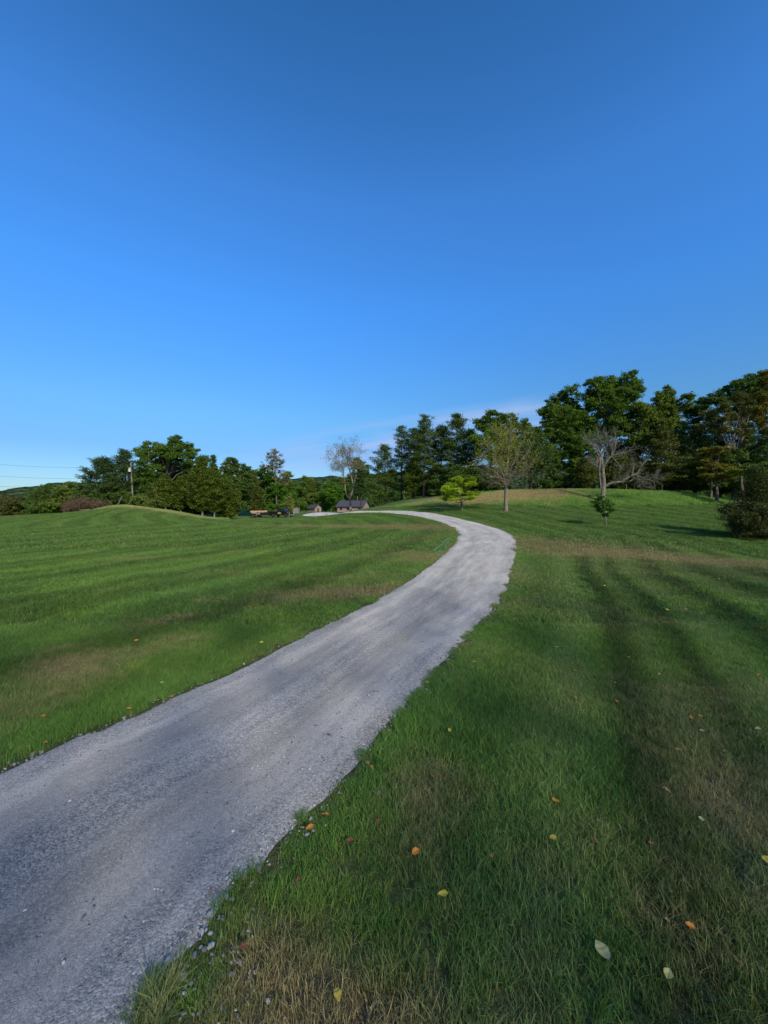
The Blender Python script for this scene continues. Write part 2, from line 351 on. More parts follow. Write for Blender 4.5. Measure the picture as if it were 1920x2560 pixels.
def m_road():
    m, nt, o = mat('crushed_stone')
    uv = N(nt, 'ShaderNodeUVMap', uv_map='UVMap').outputs[0]; p = pos(nt)
    sx = nt.nodes.new('ShaderNodeSeparateXYZ'); nt.links.new(uv, sx.inputs[0]); u, v = sx.outputs[0], sx.outputs[1]
    # loose stone between and beside the compacted wheel tracks
    lane = math_(nt, 'ADD', v, math_(nt, 'MULTIPLY', math_(nt, 'SUBTRACT', noise(nt, vmul(nt, uv, (.12, .6, 1)), 2, 2), .5), .35))
    tr = math_(nt, 'ADD', math_(nt, 'MULTIPLY', math_(nt, 'COSINE', math_(nt, 'MULTIPLY', lane, 4*math.pi)), .5), .5)
    streak = noise(nt, vmul(nt, uv, (.45, 9, 1)), 1.6, 4, .65)
    loose = maprange(nt, math_(nt, 'ADD', math_(nt, 'MULTIPLY', tr, .45), math_(nt, 'MULTIPLY', streak, 1.1)), .55, 1.05, 0, 1)
    vo = N(nt, 'ShaderNodeTexVoronoi', i_Scale=105.0); nt.links.new(p, vo.inputs['Vector'])
    vo2 = N(nt, 'ShaderNodeTexVoronoi', i_Scale=230.0); nt.links.new(p, vo2.inputs['Vector'])
    fine = mixc(nt, noise(nt, p, 5, 5, .7), (.35, .345, .33), (.48, .47, .455))
    st = ramp(nt, math_(nt, 'ADD', math_(nt, 'MULTIPLY', N2(nt, vo), 1.0), 0), [(0, (.22, .215, .205)), (.5, (.375, .37, .355)), (1, (.60, .595, .575))])
    c = mixc(nt, maprange(nt, loose, 0, 1, .22, .85), fine, st)
    st2 = _grey(nt, maprange(nt, N2(nt, vo2), 0, 1, .75, 1.25)); c = mixc(nt, 1.0, c, st2, 'MULTIPLY')
    blot = noise(nt, vmul(nt, uv, (.5, 3, 1)), .9, 4, .6)
    c = mixc(nt, 1.0, c, _grey(nt, maprange(nt, blot, .3, .7, .80, 1.16)), 'MULTIPLY')
    c = mixc(nt, 1.0, c, _grey(nt, maprange(nt, streak, .3, .75, 1.10, .80)), 'MULTIPLY')
    tw = None
    for v0, wd0 in ((.30, .085), (.66, .085)):
        q = math_(nt, 'DIVIDE', math_(nt, 'SUBTRACT', lane, v0), wd0); q = math_(nt, 'EXPONENT', math_(nt, 'MULTIPLY', math_(nt, 'MULTIPLY', q, q), -1.0))
        tw = q if tw is None else math_(nt, 'ADD', tw, q)
    tw = math_(nt, 'MULTIPLY', tw, maprange(nt, noise(nt, vmul(nt, uv, (.25, 1.5, 1)), 1.1, 3), .35, .6, .35, 1))
    c = mixc(nt, 1.0, c, _grey(nt, maprange(nt, tw, 0, 1, .93, .68)), 'MULTIPLY')
    b = N(nt, 'ShaderNodeBsdfPrincipled', i_Roughness=.9); b.inputs['Specular IOR Level'].default_value = .2; b.inputs['Diffuse Roughness'].default_value = 1
    nt.links.new(c, b.inputs['Base Color'])
    h = math_(nt, 'SUBTRACT', math_(nt, 'MULTIPLY', noise(nt, p, 3, 5, .7), .8), math_(nt, 'ADD', math_(nt, 'MULTIPLY', vo.outputs['Distance'], math_(nt, 'ADD', loose, .15)), math_(nt, 'MULTIPLY', vo2.outputs['Distance'], .3)))
    bp = N(nt, 'ShaderNodeBump', i_Strength=.8, i_Distance=.009); nt.links.new(h, bp.inputs['Height']); nt.links.new(bp.outputs[0], b.inputs['Normal'])
    nt.links.new(b.outputs[0], o.inputs[0]); return m
def N2(nt, vo):
    s = nt.nodes.new('ShaderNodeSeparateColor'); nt.links.new(vo.outputs['Color'], s.inputs[0]); return s.outputs[0]
def m_stone():
    m, nt, o = mat('limestone_chips')
    r = N(nt, 'ShaderNodeObjectInfo').outputs['Random']
    c = ramp(nt, r, [(0, (.18, .17, .16)), (.5, (.37, .355, .33)), (.85, (.51, .49, .46)), (1, (.72, .70, .66))])
    c = mixc(nt, 1.0, c, _grey(nt, maprange(nt, noise(nt, pos(nt), 150, 3), .3, .7, .8, 1.2)), 'MULTIPLY')
    b = N(nt, 'ShaderNodeBsdfPrincipled', i_Roughness=.85); b.inputs['Specular IOR Level'].default_value = .3; nt.links.new(c, b.inputs['Base Color'])
    nt.links.new(b.outputs[0], o.inputs[0]); return m
def m_hill():
    m, nt, o = mat('wooded_hillside'); p = pos(nt)
    vo = N(nt, 'ShaderNodeTexVoronoi', i_Scale=.11); nt.links.new(p, vo.inputs['Vector'])
    c = mixc(nt, N2(nt, vo), (.022, .042, .020), (.055, .085, .036)); c = mixc(nt, maprange(nt, noise(nt, p, .012, 3), .4, .65, 0, .5), c, (.07, .11, .045))
    b = N(nt, 'ShaderNodeBsdfPrincipled', i_Roughness=1.0); b.inputs['Specular IOR Level'].default_value = 0; nt.links.new(c, b.inputs['Base Color'])
    bp = N(nt, 'ShaderNodeBump', i_Strength=1.0, i_Distance=9.0); nt.links.new(math_(nt, 'SUBTRACT', 1.0, vo.outputs['Distance']), bp.inputs['Height']); nt.links.new(bp.outputs[0], b.inputs['Normal'])
    nt.links.new(b.outputs[0], o.inputs[0]); return m

M_LAWN, M_BLADE, M_ROAD, M_STONE, M_HILL = m_ground(), m_blade('far_grass_blades', 1.25), m_road(), m_stone(), m_hill()
M_BLADE_N = m_blade('near_grass_blades', 1.78); M_MID = m_blade('middle_grass_blades', 1.42); M_BANK = m_blade('bank_grass_blades', 2.1)  # near blade colour lightened to offset self-shadowing in the shaded foreground
BARK = m_plain('grey_brown_bark', (.115, .095, .075), .9, var=.45, scale=5, bump=.03, stretch=(3, 3, .6))
BARK_DK = m_plain('dark_bark', (.055, .045, .038), .95, var=.4, scale=5, bump=.03, stretch=(3, 3, .6))
BARK_LT = m_plain('pale_bark', (.19, .165, .125), .9, var=.5, scale=4, bump=.03, stretch=(3, 3, .8))
POLEW = m_plain('weathered_pole_wood', (.20, .185, .16), .85, var=.35, scale=5, stretch=(3, 3, .5))
BARK_LI = m_plain('lichen_bark', (.13, .115, .10), .9, scale=3.2, bump=.03, c2=(.20, .195, .145))
TWIG = m_plain('grey_twigs', (.19, .17, .165), .9, var=.3)
OAK = m_leaf('oak_leaves', (.022, .052, .012), (.070, .120, .024))
OAKB = m_leaf('dark_green_leaves', (.022, .046, .014), (.058, .098, .028))
OAKY = m_leaf('olive_leaves', (.032, .060, .014), (.085, .122, .028))
MAPLE = m_leaf('deep_green_leaves', (.022, .062, .010), (.065, .135, .020))
PINE = m_leaf('pine_needles', (.020, .040, .010), (.060, .092, .022), .15)
PINEB = m_leaf('dark_needles', (.016, .036, .014), (.044, .076, .026), .15)
CEDAR = m_leaf('cedar_sprays', (.018, .038, .008), (.076, .104, .018), .2)
DULL = m_leaf('dull_sprays', (.028, .042, .014), (.070, .085, .028), .2)
LIME = m_leaf('lime_leaves', (.075, .160, .012), (.23, .27, .022), .3)
YELG = m_leaf('yellowing_leaves', (.072, .105, .020), (.165, .175, .034), .3)
AUT = m_leaf('autumn_leaves', (.045, .062, .014), (.125, .100, .022), .3)
RUST = m_leaf('rusty_leaves', (.030, .044, .016), (.066, .064, .028), .25)
SILV = m_leaf('silvery_leaves', (.070, .072, .045), (.155, .150, .105), .3)
SHRUB = m_leaf('shrub_leaves', (.030, .058, .016), (.085, .115, .030), .25)
BRUSH = m_leaf('dead_brush', (.030, .022, .018), (.085, .060, .048), .15)
DARKB = m_leaf('dark_spruce_sprays', (.014, .022, .008), (.040, .050, .018), .15)
YOUNG = m_leaf('sapling_leaves', (.022, .060, .014), (.060, .120, .028), .3)
PALEG = m_leaf('pale_spring_leaves', (.07, .10, .035), (.16, .18, .07), .3)

# ------------------------------------------------------------------ ground sheet
def axis(lo, hi, n, c, k):
    """coordinates spaced finely around c"""
    a, b = math.asinh((lo-c)*k), math.asinh((hi-c)*k)
    return np.sinh(np.linspace(a, b, n))/k+c
gx = axis(-900, 900, 420, 0, .16); gy = axis(-80, 1400, 440, 3, .10)
GX, GY = np.meshgrid(gx, gy)
gz = ter(GX.ravel(), GY.ravel())
sd = road_sd(GX, GY); dr = dryness(GX, GY, sd)
idx = np.arange(GX.size).reshape(GX.shape)
fc = np.stack([idx[:-1, :-1], idx[:-1, 1:], idx[1:, 1:], idx[1:, :-1]], -1).reshape(-1, 4)
gz = gz-np.where(sd < -.25, .05, 0)
fr = np.clip((np.hypot(GX.ravel(), GY.ravel())-14)/46, 0, 1)
ground = mesh_np('lawn', np.c_[GX.ravel(), GY.ravel(), gz], fc, M_LAWN, smooth_=True, attrs={'dry': dr, 'rd': sd, 'far': fr, 'lane': lanes(GX, GY, sd)})
tag(ground, 'mown green lawn with drier brown patches', kind='structure')

# road sheet
NV = 17
vv = np.linspace(0, 1, NV)
RV = Lr[:, None, :]*(1-vv[None, :, None])+Rr[:, None, :]*vv[None, :, None]
rz = ter(RV[..., 0].ravel(), RV[..., 1].ravel()).reshape(NR, NV)
edge = np.minimum(vv, 1-vv)
prof = np.interp(edge, [0, .04, .10, .5], [-.012, .012, .02, .045])
wob2 = .010*np.cos(vv*4*math.pi)
dist = np.hypot(RV[..., 0], RV[..., 1])
RZ = rz+(prof+wob2*(edge > .05))[None, :]+np.clip((dist-10)/60, 0, 1)*.06
ridx = np.arange(NR*NV).reshape(NR, NV)
rf = np.stack([ridx[:-1, :-1], ridx[:-1, 1:], ridx[1:, 1:], ridx[1:, :-1]], -1).reshape(-1, 4)
rverts = np.c_[RV[..., 0].ravel(), RV[..., 1].ravel(), RZ.ravel()]
road = mesh_np('gravel_road', rverts, rf, M_ROAD, smooth_=True)
uvl = road.data.uv_layers.new(name='UVMap')
arc = np.r_[0, np.cumsum(np.hypot(*np.diff((Lr+Rr)/2, axis=0).T))]
UVv = np.stack([np.repeat(arc, NV), np.tile(vv, NR)], -1)
uvl.data.foreach_set('uv', UVv[rf.ravel()].astype(np.float32).ravel())
n0 = road.data.polygons[0].normal
if n0.z < 0: road.data.flip_normals()
tag(road, 'pale grey crushed stone road curving away', kind='structure')

# ------------------------------------------------------------------ hills
def hill(name, prof, Y0, Y1, Y2, seed, amp):
    xs = np.linspace(-1.6, 1.7, 260); yy = np.linspace(0, 1, 46); r = np.random.default_rng(seed)
    cr = np.interp(xs*F+CX, [a for a, b in prof], [H+(HY-b)/F*Y1 for a, b in prof])
    X = []; 
    for s in yy:
        Y = Y0+(Y2-Y0)*s; 
        k = (Y-Y0)/(Y1-Y0) if Y < Y1 else 1-(Y-Y1)/(Y2-Y1)
        k = math.sin(k*math.pi/2)**1.2
        for i, t in enumerate(xs):
            x = t*Y1*(.6+.4*Y/Y1); n = (vnoise(x, Y, 1/34., seed)-.5)*2+(vnoise(x, Y, 1/13., seed+1)-.5)*1.2
            X.append((x, Y, -12+(cr[i]+12)*k+amp*n*min(1, k*2)))
    id_ = np.arange(46*260).reshape(46, 260)
    f = np.stack([id_[:-1, :-1], id_[:-1, 1:], id_[1:, 1:], id_[1:, :-1]], -1).reshape(-1, 4)
    o = mesh_np(name, np.array(X), f, M_HILL, smooth_=True); tag(o, 'distant wooded ridge', kind='structure')
hill('hills', [(-600,1245),(0,1239),(100,1232),(190,1217),(280,1212),(400,1209),(740,1204),(850,1199),(1000,1188),(1200,1172),(1330,1161),(1450,1166),(1700,1160),(2600,1160)], 380, 800, 1250, 3, 7)
hill('far_ridge', [(-600,1250),(0,1244),(300,1238),(700,1235),(1200,1225),(2600,1220)], 240, 420, 640, 9, 4.5)

# ------------------------------------------------------------------ instancing by geometry nodes (only for what nobody could count)
def blades_proto(name, n, rad, h0, h1, w, seed, mt, lean=.45):
    r = np.random.default_rng(seed)
    a = r.random(n)*2*math.pi; q = rad*np.sqrt(r.random(n)); bx, by = q*np.cos(a), q*np.sin(a)
    h = r.uniform(h0, h1, n); la = r.random(n)*2*math.pi; ln = r.uniform(.05, lean*1.7, n)*h
    fa = r.random(n)*math.pi; ww = w*r.uniform(.6, 1.25, n)
    V = []; tn = r.random(n)
    wx, wy = np.cos(fa)*ww/2, np.sin(fa)*ww/2; lx, ly = np.cos(la)*ln, np.sin(la)*ln
    z0 = -.01
    rows = [np.c_[bx-wx, by-wy, np.full(n, z0)], np.c_[bx+wx, by+wy, np.full(n, z0)],
            np.c_[bx+lx*.35+wx*.85, by+ly*.35+wy*.85, h*.6], np.c_[bx+lx*.35-wx*.85, by+ly*.35-wy*.85, h*.6],
            np.c_[bx+lx+wx*.1, by+ly+wy*.1, h], np.c_[bx+lx-wx*.1, by+ly-wy*.1, h]]
    V = np.stack(rows, 1).reshape(-1, 3); b = np.arange(n)[:, None]*6
    f = np.r_[b+np.array([[0, 1, 2, 3]]), b+np.array([[3, 2, 4, 5]])]
    me = bpy.data.meshes.new(name); 
    o = mesh_np(name, V, f, mt, attrs={'tint': np.repeat(tn, 6)}); COL.objects.unlink(o); return o
def stone_proto(name, seed):
    import bmesh
    bm = bmesh.new(); bmesh.ops.create_icosphere(bm, subdivisions=1, radius=1); r = np.random.default_rng(seed)
    for v in bm.verts: v.co = Vector((v.co.x*r.uniform(.8, 1.2), v.co.y*r.uniform(.6, .9), v.co.z*r.uniform(.35, .65)))
    me = bpy.data.meshes.new(name); bm.to_mesh(me); bm.free(); me.materials.append(M_STONE)
    return bpy.data.objects.new(name, me)
def scatter(name, pts, attrs, protos, label, tilt=0.0):
    o = mesh_np(name, pts, np.zeros((0, 3), int), attrs=attrs); tag(o, label, kind='stuff')
    ng = bpy.data.node_groups.new(name+'_scatter', 'GeometryNodeTree')
    ng.interface.new_socket('Geometry', in_out='INPUT', socket_type='NodeSocketGeometry'); ng.interface.new_socket('Geometry', in_out='OUTPUT', socket_type='NodeSocketGeometry')
    gi, go = ng.nodes.new('NodeGroupInput'), ng.nodes.new('NodeGroupOutput'); jn = ng.nodes.new('GeometryNodeJoinGeometry')
    at = lambda nm, ty='FLOAT': (lambda n: (setattr(n, 'data_type', ty), n.inputs['Name'].__setattr__('default_value', nm), n.outputs['Attribute'])[2])(ng.nodes.new('GeometryNodeInputNamedAttribute'))
    rot = ng.nodes.new('ShaderNodeCombineXYZ'); ng.links.new(at('tx'), rot.inputs[0]); ng.links.new(at('ty'), rot.inputs[1]); ng.links.new(at('rot'), rot.inputs[2])
    scl = at('scl'); vs = at('kind')
    for i, pr in enumerate(protos):
        oi = ng.nodes.new('GeometryNodeObjectInfo'); oi.inputs['Object'].default_value = pr; oi.transform_space = 'ORIGINAL'
        if 'As Instance' in oi.inputs: oi.inputs['As Instance'].default_value = True
        cmp_ = ng.nodes.new('ShaderNodeMath'); cmp_.operation = 'COMPARE'; ng.links.new(vs, cmp_.inputs[0]); cmp_.inputs[1].default_value = i; cmp_.inputs[2].default_value = .4
        ip = ng.nodes.new('GeometryNodeInstanceOnPoints'); ng.links.new(gi.outputs[0], ip.inputs['Points']); ng.links.new(cmp_.outputs[0], ip.inputs['Selection'])
        ng.links.new(oi.outputs['Geometry'], ip.inputs['Instance']); ng.links.new(rot.outputs[0], ip.inputs['Rotation']); ng.links.new(scl, ip.inputs['Scale'])
        ng.links.new(ip.outputs[0], jn.inputs[0])
    ng.links.new(jn.outputs[0], go.inputs[0])
    md = o.modifiers.new('scatter', 'NODES'); md.node_group = ng
    return o
LEAN = .5
def grass_points(y0, y1, dens, seed, tmax=1.25):
    r = np.random.default_rng(seed); area = tmax*(y1*y1-y0*y0)+2*1.0*(y1-y0); n = int(area*dens)
    y = np.sqrt(r.random(n)*(y1*y1-y0*y0)+y0*y0); x = (r.random(n)*2-1)*(tmax*y+1.0)
    s = road_sd(x, y); keep = s > (vnoise(x, y, 6, 11)-.62)*.16
    x, y, s = x[keep], y[keep], s[keep]; d = dryness(x, y, s)
    thin = r.random(len(x)) > np.clip((d-.9)*.6, 0, .2)
    return x[thin], y[thin], s[thin], d[thin], r
def grass_set(name, y0, y1, dens, seed, protos, label, smul=1.0, tmax=1.25):
    x, y, s, d, r = grass_points(y0, y1, dens, seed, tmax); n = len(x); z = ter(x, y)
    scl = r.uniform(.7, 1.35, n)*(1-.12*np.clip(d, 0, 1))*(.72+.56*vnoise(x, y, 1.7, 21))*smul*(.55+.45*np.clip(s/.22+.3, 0, 1))
    z = z+np.where(s < .0, .012, 0)
    return scatter(name, np.c_[x, y, z], {'dry': d, 'rd': s, 'lane': lanes(x, y, s), 'rot': r.random(n)*6.28, 'scl': scl, 'kind': r.integers(0, len(protos), n), 'tx': r.normal(size=n)*.15, 'ty': r.normal(size=n)*.15}, protos, label)
near = [blades_proto('near_tuft', 46, .055, .022, .058, .0026, 30+i, M_BLADE_N, .75) for i in range(4)]
midp = [blades_proto('mid_tuft', 40, .09, .025, .062, .005, 40+i, M_MID, .7) for i in range(4)]
farp = [blades_proto('far_tuft', 80, .30, .03, .07, .012, 50+i, M_BLADE, .7) for i in range(4)]
bank = [blades_proto('bank_tuft', 70, .35, .10, .30, .022, 60+i, M_BANK, .8) for i in range(4)]
grass_set('grass', .55, 5.5, 760, 101, near, 'short green grass in the near lawn')
grass_set('grass', 5.3, 15, 230, 102, midp, 'short green grass further up the lawn', tmax=1.15)
grass_set('grass', 14.5, 62, 20, 103, farp, 'short green grass of the far lawn', tmax=1.1)
# longer rough grass on the banks
r = np.random.default_rng(77)
bx = np.r_[r.uniform(2, 62, 25000), r.uniform(-46, -27, 3500)]; by = np.r_[r.uniform(46, 62, 25000), r.uniform(55, 68, 3500)]
bt = bx/by; mrg = np.interp(bt*F+CX, [-1e3, 100, 240, 300, 420, 540, 700, 930, 1000, 1060, 1150, 1265, 1516, 1700, 1800, 2600], [99, 99, 60, 57, 58, 60, 99, 61, 60, 58, 52, 48, 47.5, 47.5, 50, 50])
s_ = road_sd(bx, by); kp = (by > mrg+r.normal(size=len(bx))*.3) & (s_ > .4); bx, by, s_ = bx[kp], by[kp], s_[kp]
scatter('rough_grass', np.c_[bx, by, ter(bx, by)], {'dry': dryness(bx, by, s_), 'rd': s_*0+.4, 'rot': r.random(len(bx))*6.28, 'scl': r.uniform(.5, 1.1, len(bx)), 'kind': r.integers(0, 4, len(bx)), 'tx': bx*0, 'ty': bx*0}, bank, 'longer rough grass on the bank under the trees')

# stones
stones = [stone_proto('chip', 200+i) for i in range(4)]
r = np.random.default_rng(88); n = 110000
y = np.sqrt(r.random(n)*(8.5**2-.6**2)+.6**2); x = (r.random(n)*2-1)*(1.15*y+.5)
s_ = road_sd(x, y); e = np.exp(-np.abs(s_+.06)/.10)
lf = np.where(x*.87-y*.49 > -2.3, 1., .35)
dens = np.where(s_ < 0, .04+.3*np.clip(vnoise(x, y, 1.4, 31)*1.8-.8, 0, 1)+.8*e*lf, .55*lf*np.exp(-s_/.06))*np.clip(1.4-y/7, .1, 1)
for c_, r_, q_ in ((520, 2470, .16), (560, 2520, .14), (625, 2345, .09), (470, 2540, .12)):
    px_, py_, _ = P(c_, r_); dens = dens+.75*np.exp(-((x-px_)**2+(y-py_)**2)/q_**2)*(s_ > 0)
kp = r.random(n) < dens; x, y, s_ = x[kp], y[kp], s_[kp]; n = len(x)
zz = ter(x, y)+np.interp(-s_, [-.02, 0, .1, .25, 1], [.006, .006, .016, .022, .042])
size = np.minimum(r.lognormal(-.1, .42, n), 2.0)*.0052*(1+.75*np.exp(-np.abs(s_)/.08))
scatter('loose_gravel', np.c_[x, y, zz+size*.2], {'rot': r.random(n)*6.28, 'scl': size, 'kind': r.integers(0, 4, n), 'tx': r.normal(size=n)*.4, 'ty': r.normal(size=n)*.4}, stones, 'loose grey stone chips on the road and its ragged edge')

# ------------------------------------------------------------------ trees
def diamonds(pts, size, rng, aspect=.55, up=.35, tang=None):
    n = len(pts); nm = rng.normal(size=(n, 3)); nm /= np.linalg.norm(nm, axis=1)[:, None]+1e-9
    nm[:, 2] = np.abs(nm[:, 2]); nm += np.array([0, 0, up]); nm /= np.linalg.norm(nm, axis=1)[:, None]
    t = rng.normal(size=(n, 3)) if tang is None else tang+rng.normal(size=(n, 3))*.35
    t -= (t*nm).sum(1)[:, None]*nm; t /= np.linalg.norm(t, axis=1)[:, None]+1e-9
    b = np.cross(nm, t); s = np.asarray(size)[:, None]
    V = np.stack([pts+t*s, pts+b*s*aspect, pts-t*s*.8, pts-b*s*aspect], 1).reshape(-1, 3)
    return V
def crown_mesh(root, V, tint, m, name='crown'):
    n = len(V)//4; f = np.arange(n*4).reshape(n, 4); loc = np.array(root.location)
    return mesh_np(name, V-loc, f, m, root, attrs={'tint': np.repeat(tint, 4)})
def lobe_leaves(lobes, rng, dens=1.0, size=.16, clump=.42, nl=46, shell=.5, flat=.6, aspect=.55):
    """lobes: (x,y,z,rx,ry,rz)"""
    PT = []; TT = []; CC = []
    for (x, y, z, rx, ry, rz_) in lobes:
        nc = max(6, int(dens*5.2*(rx*ry*rz_)**(2/3.)/(clump**2)*.55))
        d = rng.normal(size=(nc, 3)); d /= np.linalg.norm(d, axis=1)[:, None]
        q = shell+(1.05-shell)*rng.random(nc)**.7
        c = np.array([x, y, z])+d*np.array([rx, ry, rz_])*q[:, None]
        cr = clump*rng.uniform(.6, 1.35, nc)
        k = rng.poisson(nl, nc)+4
        ci = np.repeat(np.arange(nc), k); g = rng.normal(size=(len(ci), 3))*.55
        PT.append(c[ci]+g*cr[ci][:, None]*np.array([1, 1, flat]))
        tc = np.clip(rng.normal(.45, .2, nc)+.12*d[:, 2], 0, 1)
        TT.append(np.clip(tc[ci]+rng.normal(size=len(ci))*.14, 0, 1)); CC.append(c)
    PT = np.concatenate(PT); TT = np.concatenate(TT)
    V = diamonds(PT, size*rng.uniform(.6, 1.3, len(PT)), rng, aspect=aspect)
    return V, TT, np.concatenate(CC)
def limb(mb, a, b, r0, r1, rng, n=6, w=.06, k=6, sag=0):
    a = np.array(a, float); b = np.array(b, float); L = np.linalg.norm(b-a); pts = []
    off = np.zeros(3)
    for i in range(n+1):
        t = i/n; off = off+rng.normal(size=3)*w*L/n if 0 < i < n else off*0 if i == 0 else off*.5
        pts.append(a+(b-a)*t+off*(1-t*.5)+np.array([0, 0, sag*math.sin(t*math.pi)*L]))
    pts[-1] = b
    mb.tube(pts, [r0+(r1-r0)*(i/n)**.8 for i in range(n+1)], k); return pts
def L5(z, *l):
    """lobes given in the pixels of an enlarged view: (x,y,r[,ry])"""
    ox, oy, s = z; return [(ox+q[0]*s, oy+q[1]*s, q[2]*s, (q[3] if len(q) > 3 else q[2])*s) for q in l]
Z1, Z2, Z3, Z4, Z5, Z6 = (0, 1060, .2411), (380, 1060, .2411), (760, 1060, .2411), (1120, 980, .2411), (1320, 900, .3617), (1560, 900, .217)
def broad(name, label, bcol, Y, lobes, m, seed, tr=.28, dens=1.0, size=.16, clump=.42, nl=46, bark=None, fork=.3, cat='tree', group=None, shell=.5, depth=.6, lean=0, mb_extra=None, zbase=None, flat=.6):
    rng = np.random.default_rng(seed); b = base(bcol, Y)
    if zbase is not None: b[2] = zbase
    root = empty(name, b, label, cat, group)
    LW = []
    for (c, r_, pr, pry) in lobes:
        w = W(c, r_, Y); rr = pr/F*Y*1.16; rz_ = pry/F*Y*1.16
        w[1] += rng.uniform(-depth, depth)*2.2*rr; LW.append((w[0], w[1], w[2], rr, rr*1.1, rz_*.95))
    SAT = []
    for l in LW:
        for _ in range(2):
            d = rng.normal(size=3); d /= np.linalg.norm(d); k = rng.uniform(.32, .55); SAT.append((l[0]+d[0]*l[3]*1.05, l[1]+d[1]*l[4]*1.05, l[2]+d[2]*l[5]*1.0, l[3]*k, l[4]*k, l[5]*k*.8))
    V, T, C = lobe_leaves(LW+SAT, rng, dens, size*.92, clump, nl*1.6, shell, flat)
    ok = V.reshape(-1, 4, 3)[:, :, 2].min(1) > b[2]+.1
    V = V.reshape(-1, 4, 3)[ok].reshape(-1, 3); T = T[ok]
    crown_mesh(root, V, T, m)
    mb = MB(); top = max(l[2] for l in LW); Ht = top-b[2]
    cx = np.mean([l[0] for l in LW]); cy = np.mean([l[1] for l in LW])
    fz = b[2]+Ht*fork; fp = np.array([b[0]+(cx-b[0])*fork*.8, b[1], fz])
    limb(mb, b-np.array([0, 0, .15]), fp, tr*1.25, tr*.85, rng, 5, .04, 8)
    tp = np.array([cx, cy, b[2]+Ht*.86]); ml = limb(mb, fp, tp, tr*.8, tr*.12, rng, 8, .12, 6)
    for l in LW:
        c = np.array(l[:3]); k = int(np.clip(round((c[2]-fz)/(tp[2]-fz+1e-6)*5-1.5), 0, 6)) if tp[2] > fz else 0
        st = ml[k] if c[2] > fz else fp+(b-fp)*.2
        en = limb(mb, st, c, tr*.38, tr*.10, rng, 6, .16, 5)
        for _ in range(4):
            j = rng.integers(3, 6); d = rng.normal(size=3); d /= np.linalg.norm(d)
            limb(mb, en[j], c+d*np.array(l[3:])*.8, tr*.13, tr*.03, rng, 4, .2, 4)
    if mb_extra: mb_extra(mb, root, rng)
    mb.build('trunk', bark or BARK, root, b)
    return root
def conifer(name, label, bcol, Y, toprow, halfpx, m, seed, style='pine', h0=.18, tr=.2, bark=None, cat='tree', group=None, size=.15, dens=1.0, bottomH=None, lean=0, zbase=None, prof=None):
    rng = np.random.default_rng(seed); b = base(bcol, Y)
    if zbase is not None: b[2] = zbase
    top = W(bcol+lean, toprow, Y)[2]; Ht = top-b[2]; Rm = halfpx/F*Y
    root = empty(name, b, label, cat, group); mb = MB()
    tip = np.array([b[0]+lean/F*Y, b[1], top])
    tk = limb(mb, b-np.array([0, 0, .15]), tip, tr, .015, rng, 10, .012, 7)
    PT = []; TT = []; TG = []
    sp = {'pine': .062, 'cedar': .032, 'spruce': .04}[style]*Ht
    if style == 'pine': sp = max(sp, .55)
    if style != 'pine': sp = max(min(sp, .45), .16)
    z = h0*Ht
    asym = rng.uniform(0, 6.28)
    while z < Ht*.985:
        f = (z-h0*Ht)/(Ht*(1-h0))
        if prof is not None: pr = np.interp(f, prof[0], prof[1])
        elif style == 'pine': pr = np.interp(f, [0, .15, .45, .75, .92, 1], [.7, 1, .88, .55, .26, .05])
        elif style == 'cedar': pr = np.interp(f, [0, .15, .5, .8, 1], [.75, 1, .75, .38, .03])
        else: pr = np.interp(f, [0, .1, .5, .9, 1], [.85, 1, .6, .15, .02])
        nb = rng.integers(4, 7) if style == 'pine' else rng.integers(6, 9)
        a0 = rng.random()*6.28
        for q in range(nb):
            a = a0+q*6.28/nb+rng.normal()*.3; L = Rm*pr*(rng.uniform(.55, 1.35) if style == 'pine' else rng.uniform(.5, 1.25))*(1+.15*math.cos(a-asym))
            if L < .12: L = .12
            el = {'pine': R(rng.uniform(-4, 22)+f*30), 'cedar': R(rng.uniform(15, 40)+f*25), 'spruce': R(rng.uniform(-16, 6)+f*45)}[style]
            d = np.array([math.cos(a)*math.cos(el), math.sin(a)*math.cos(el), math.sin(el)])
            p0 = np.array([b[0], b[1], b[2]+z+rng.normal()*.1])+(tip-b)*np.array([1, 1, 0])*(z/Ht)
            curve = {'pine': .10, 'cedar': .12, 'spruce': -.06}[style]
            bp = [p0+d*L*t+np.array([0, 0, curve*L*t*t]) for t in (0, .35, .7, 1)]
            mb.tube(bp, [max(.012, tr*.22*(1-f)+.01), .02, .012, .006], 4, False)
            side = np.array([-d[1], d[0], 0])
            nc = max(4, int(dens*L*(8.5 if style == 'pine' else 8.5)))
            for _ in range(nc):
                t = rng.uniform(.22 if style != 'pine' else .34, 1.03)
                c = p0+d*L*t+np.array([0, 0, curve*L*t*t])+side*rng.normal()*.24*L*(1.3-t)
                k = 11 if style == 'pine' else 8; cr = (.32 if style == 'pine' else .2)
                g = rng.normal(size=(k, 3))*cr*np.array([1, 1, .35 if style == 'pine' else .5])+np.array([0, 0, .05])
                PT.append(c+g); tt = np.clip(rng.normal(.42+.2*t*0, .2), 0, 1); TT.append(np.clip(tt+rng.normal(size=k)*.12, 0, 1))
                TG.append(np.repeat((d+np.array([0, 0, .35]))[None], k, 0))
        z += sp*rng.uniform(.75, 1.25)*(1-.35*f)
    PT = np.concatenate(PT); TT = np.concatenate(TT); TG = np.concatenate(TG)
    V = diamonds(PT, size*rng.uniform(.7, 1.4, len(PT)), rng, .36, .5, TG)
    ok = V.reshape(-1, 4, 3)[:, :, 2].min(1) > b[2]+.05
    crown_mesh(root, V.reshape(-1, 4, 3)[ok].reshape(-1, 3), TT[ok], m)
    mb.build('trunk', bark or BARK_DK, root, b)
    return root
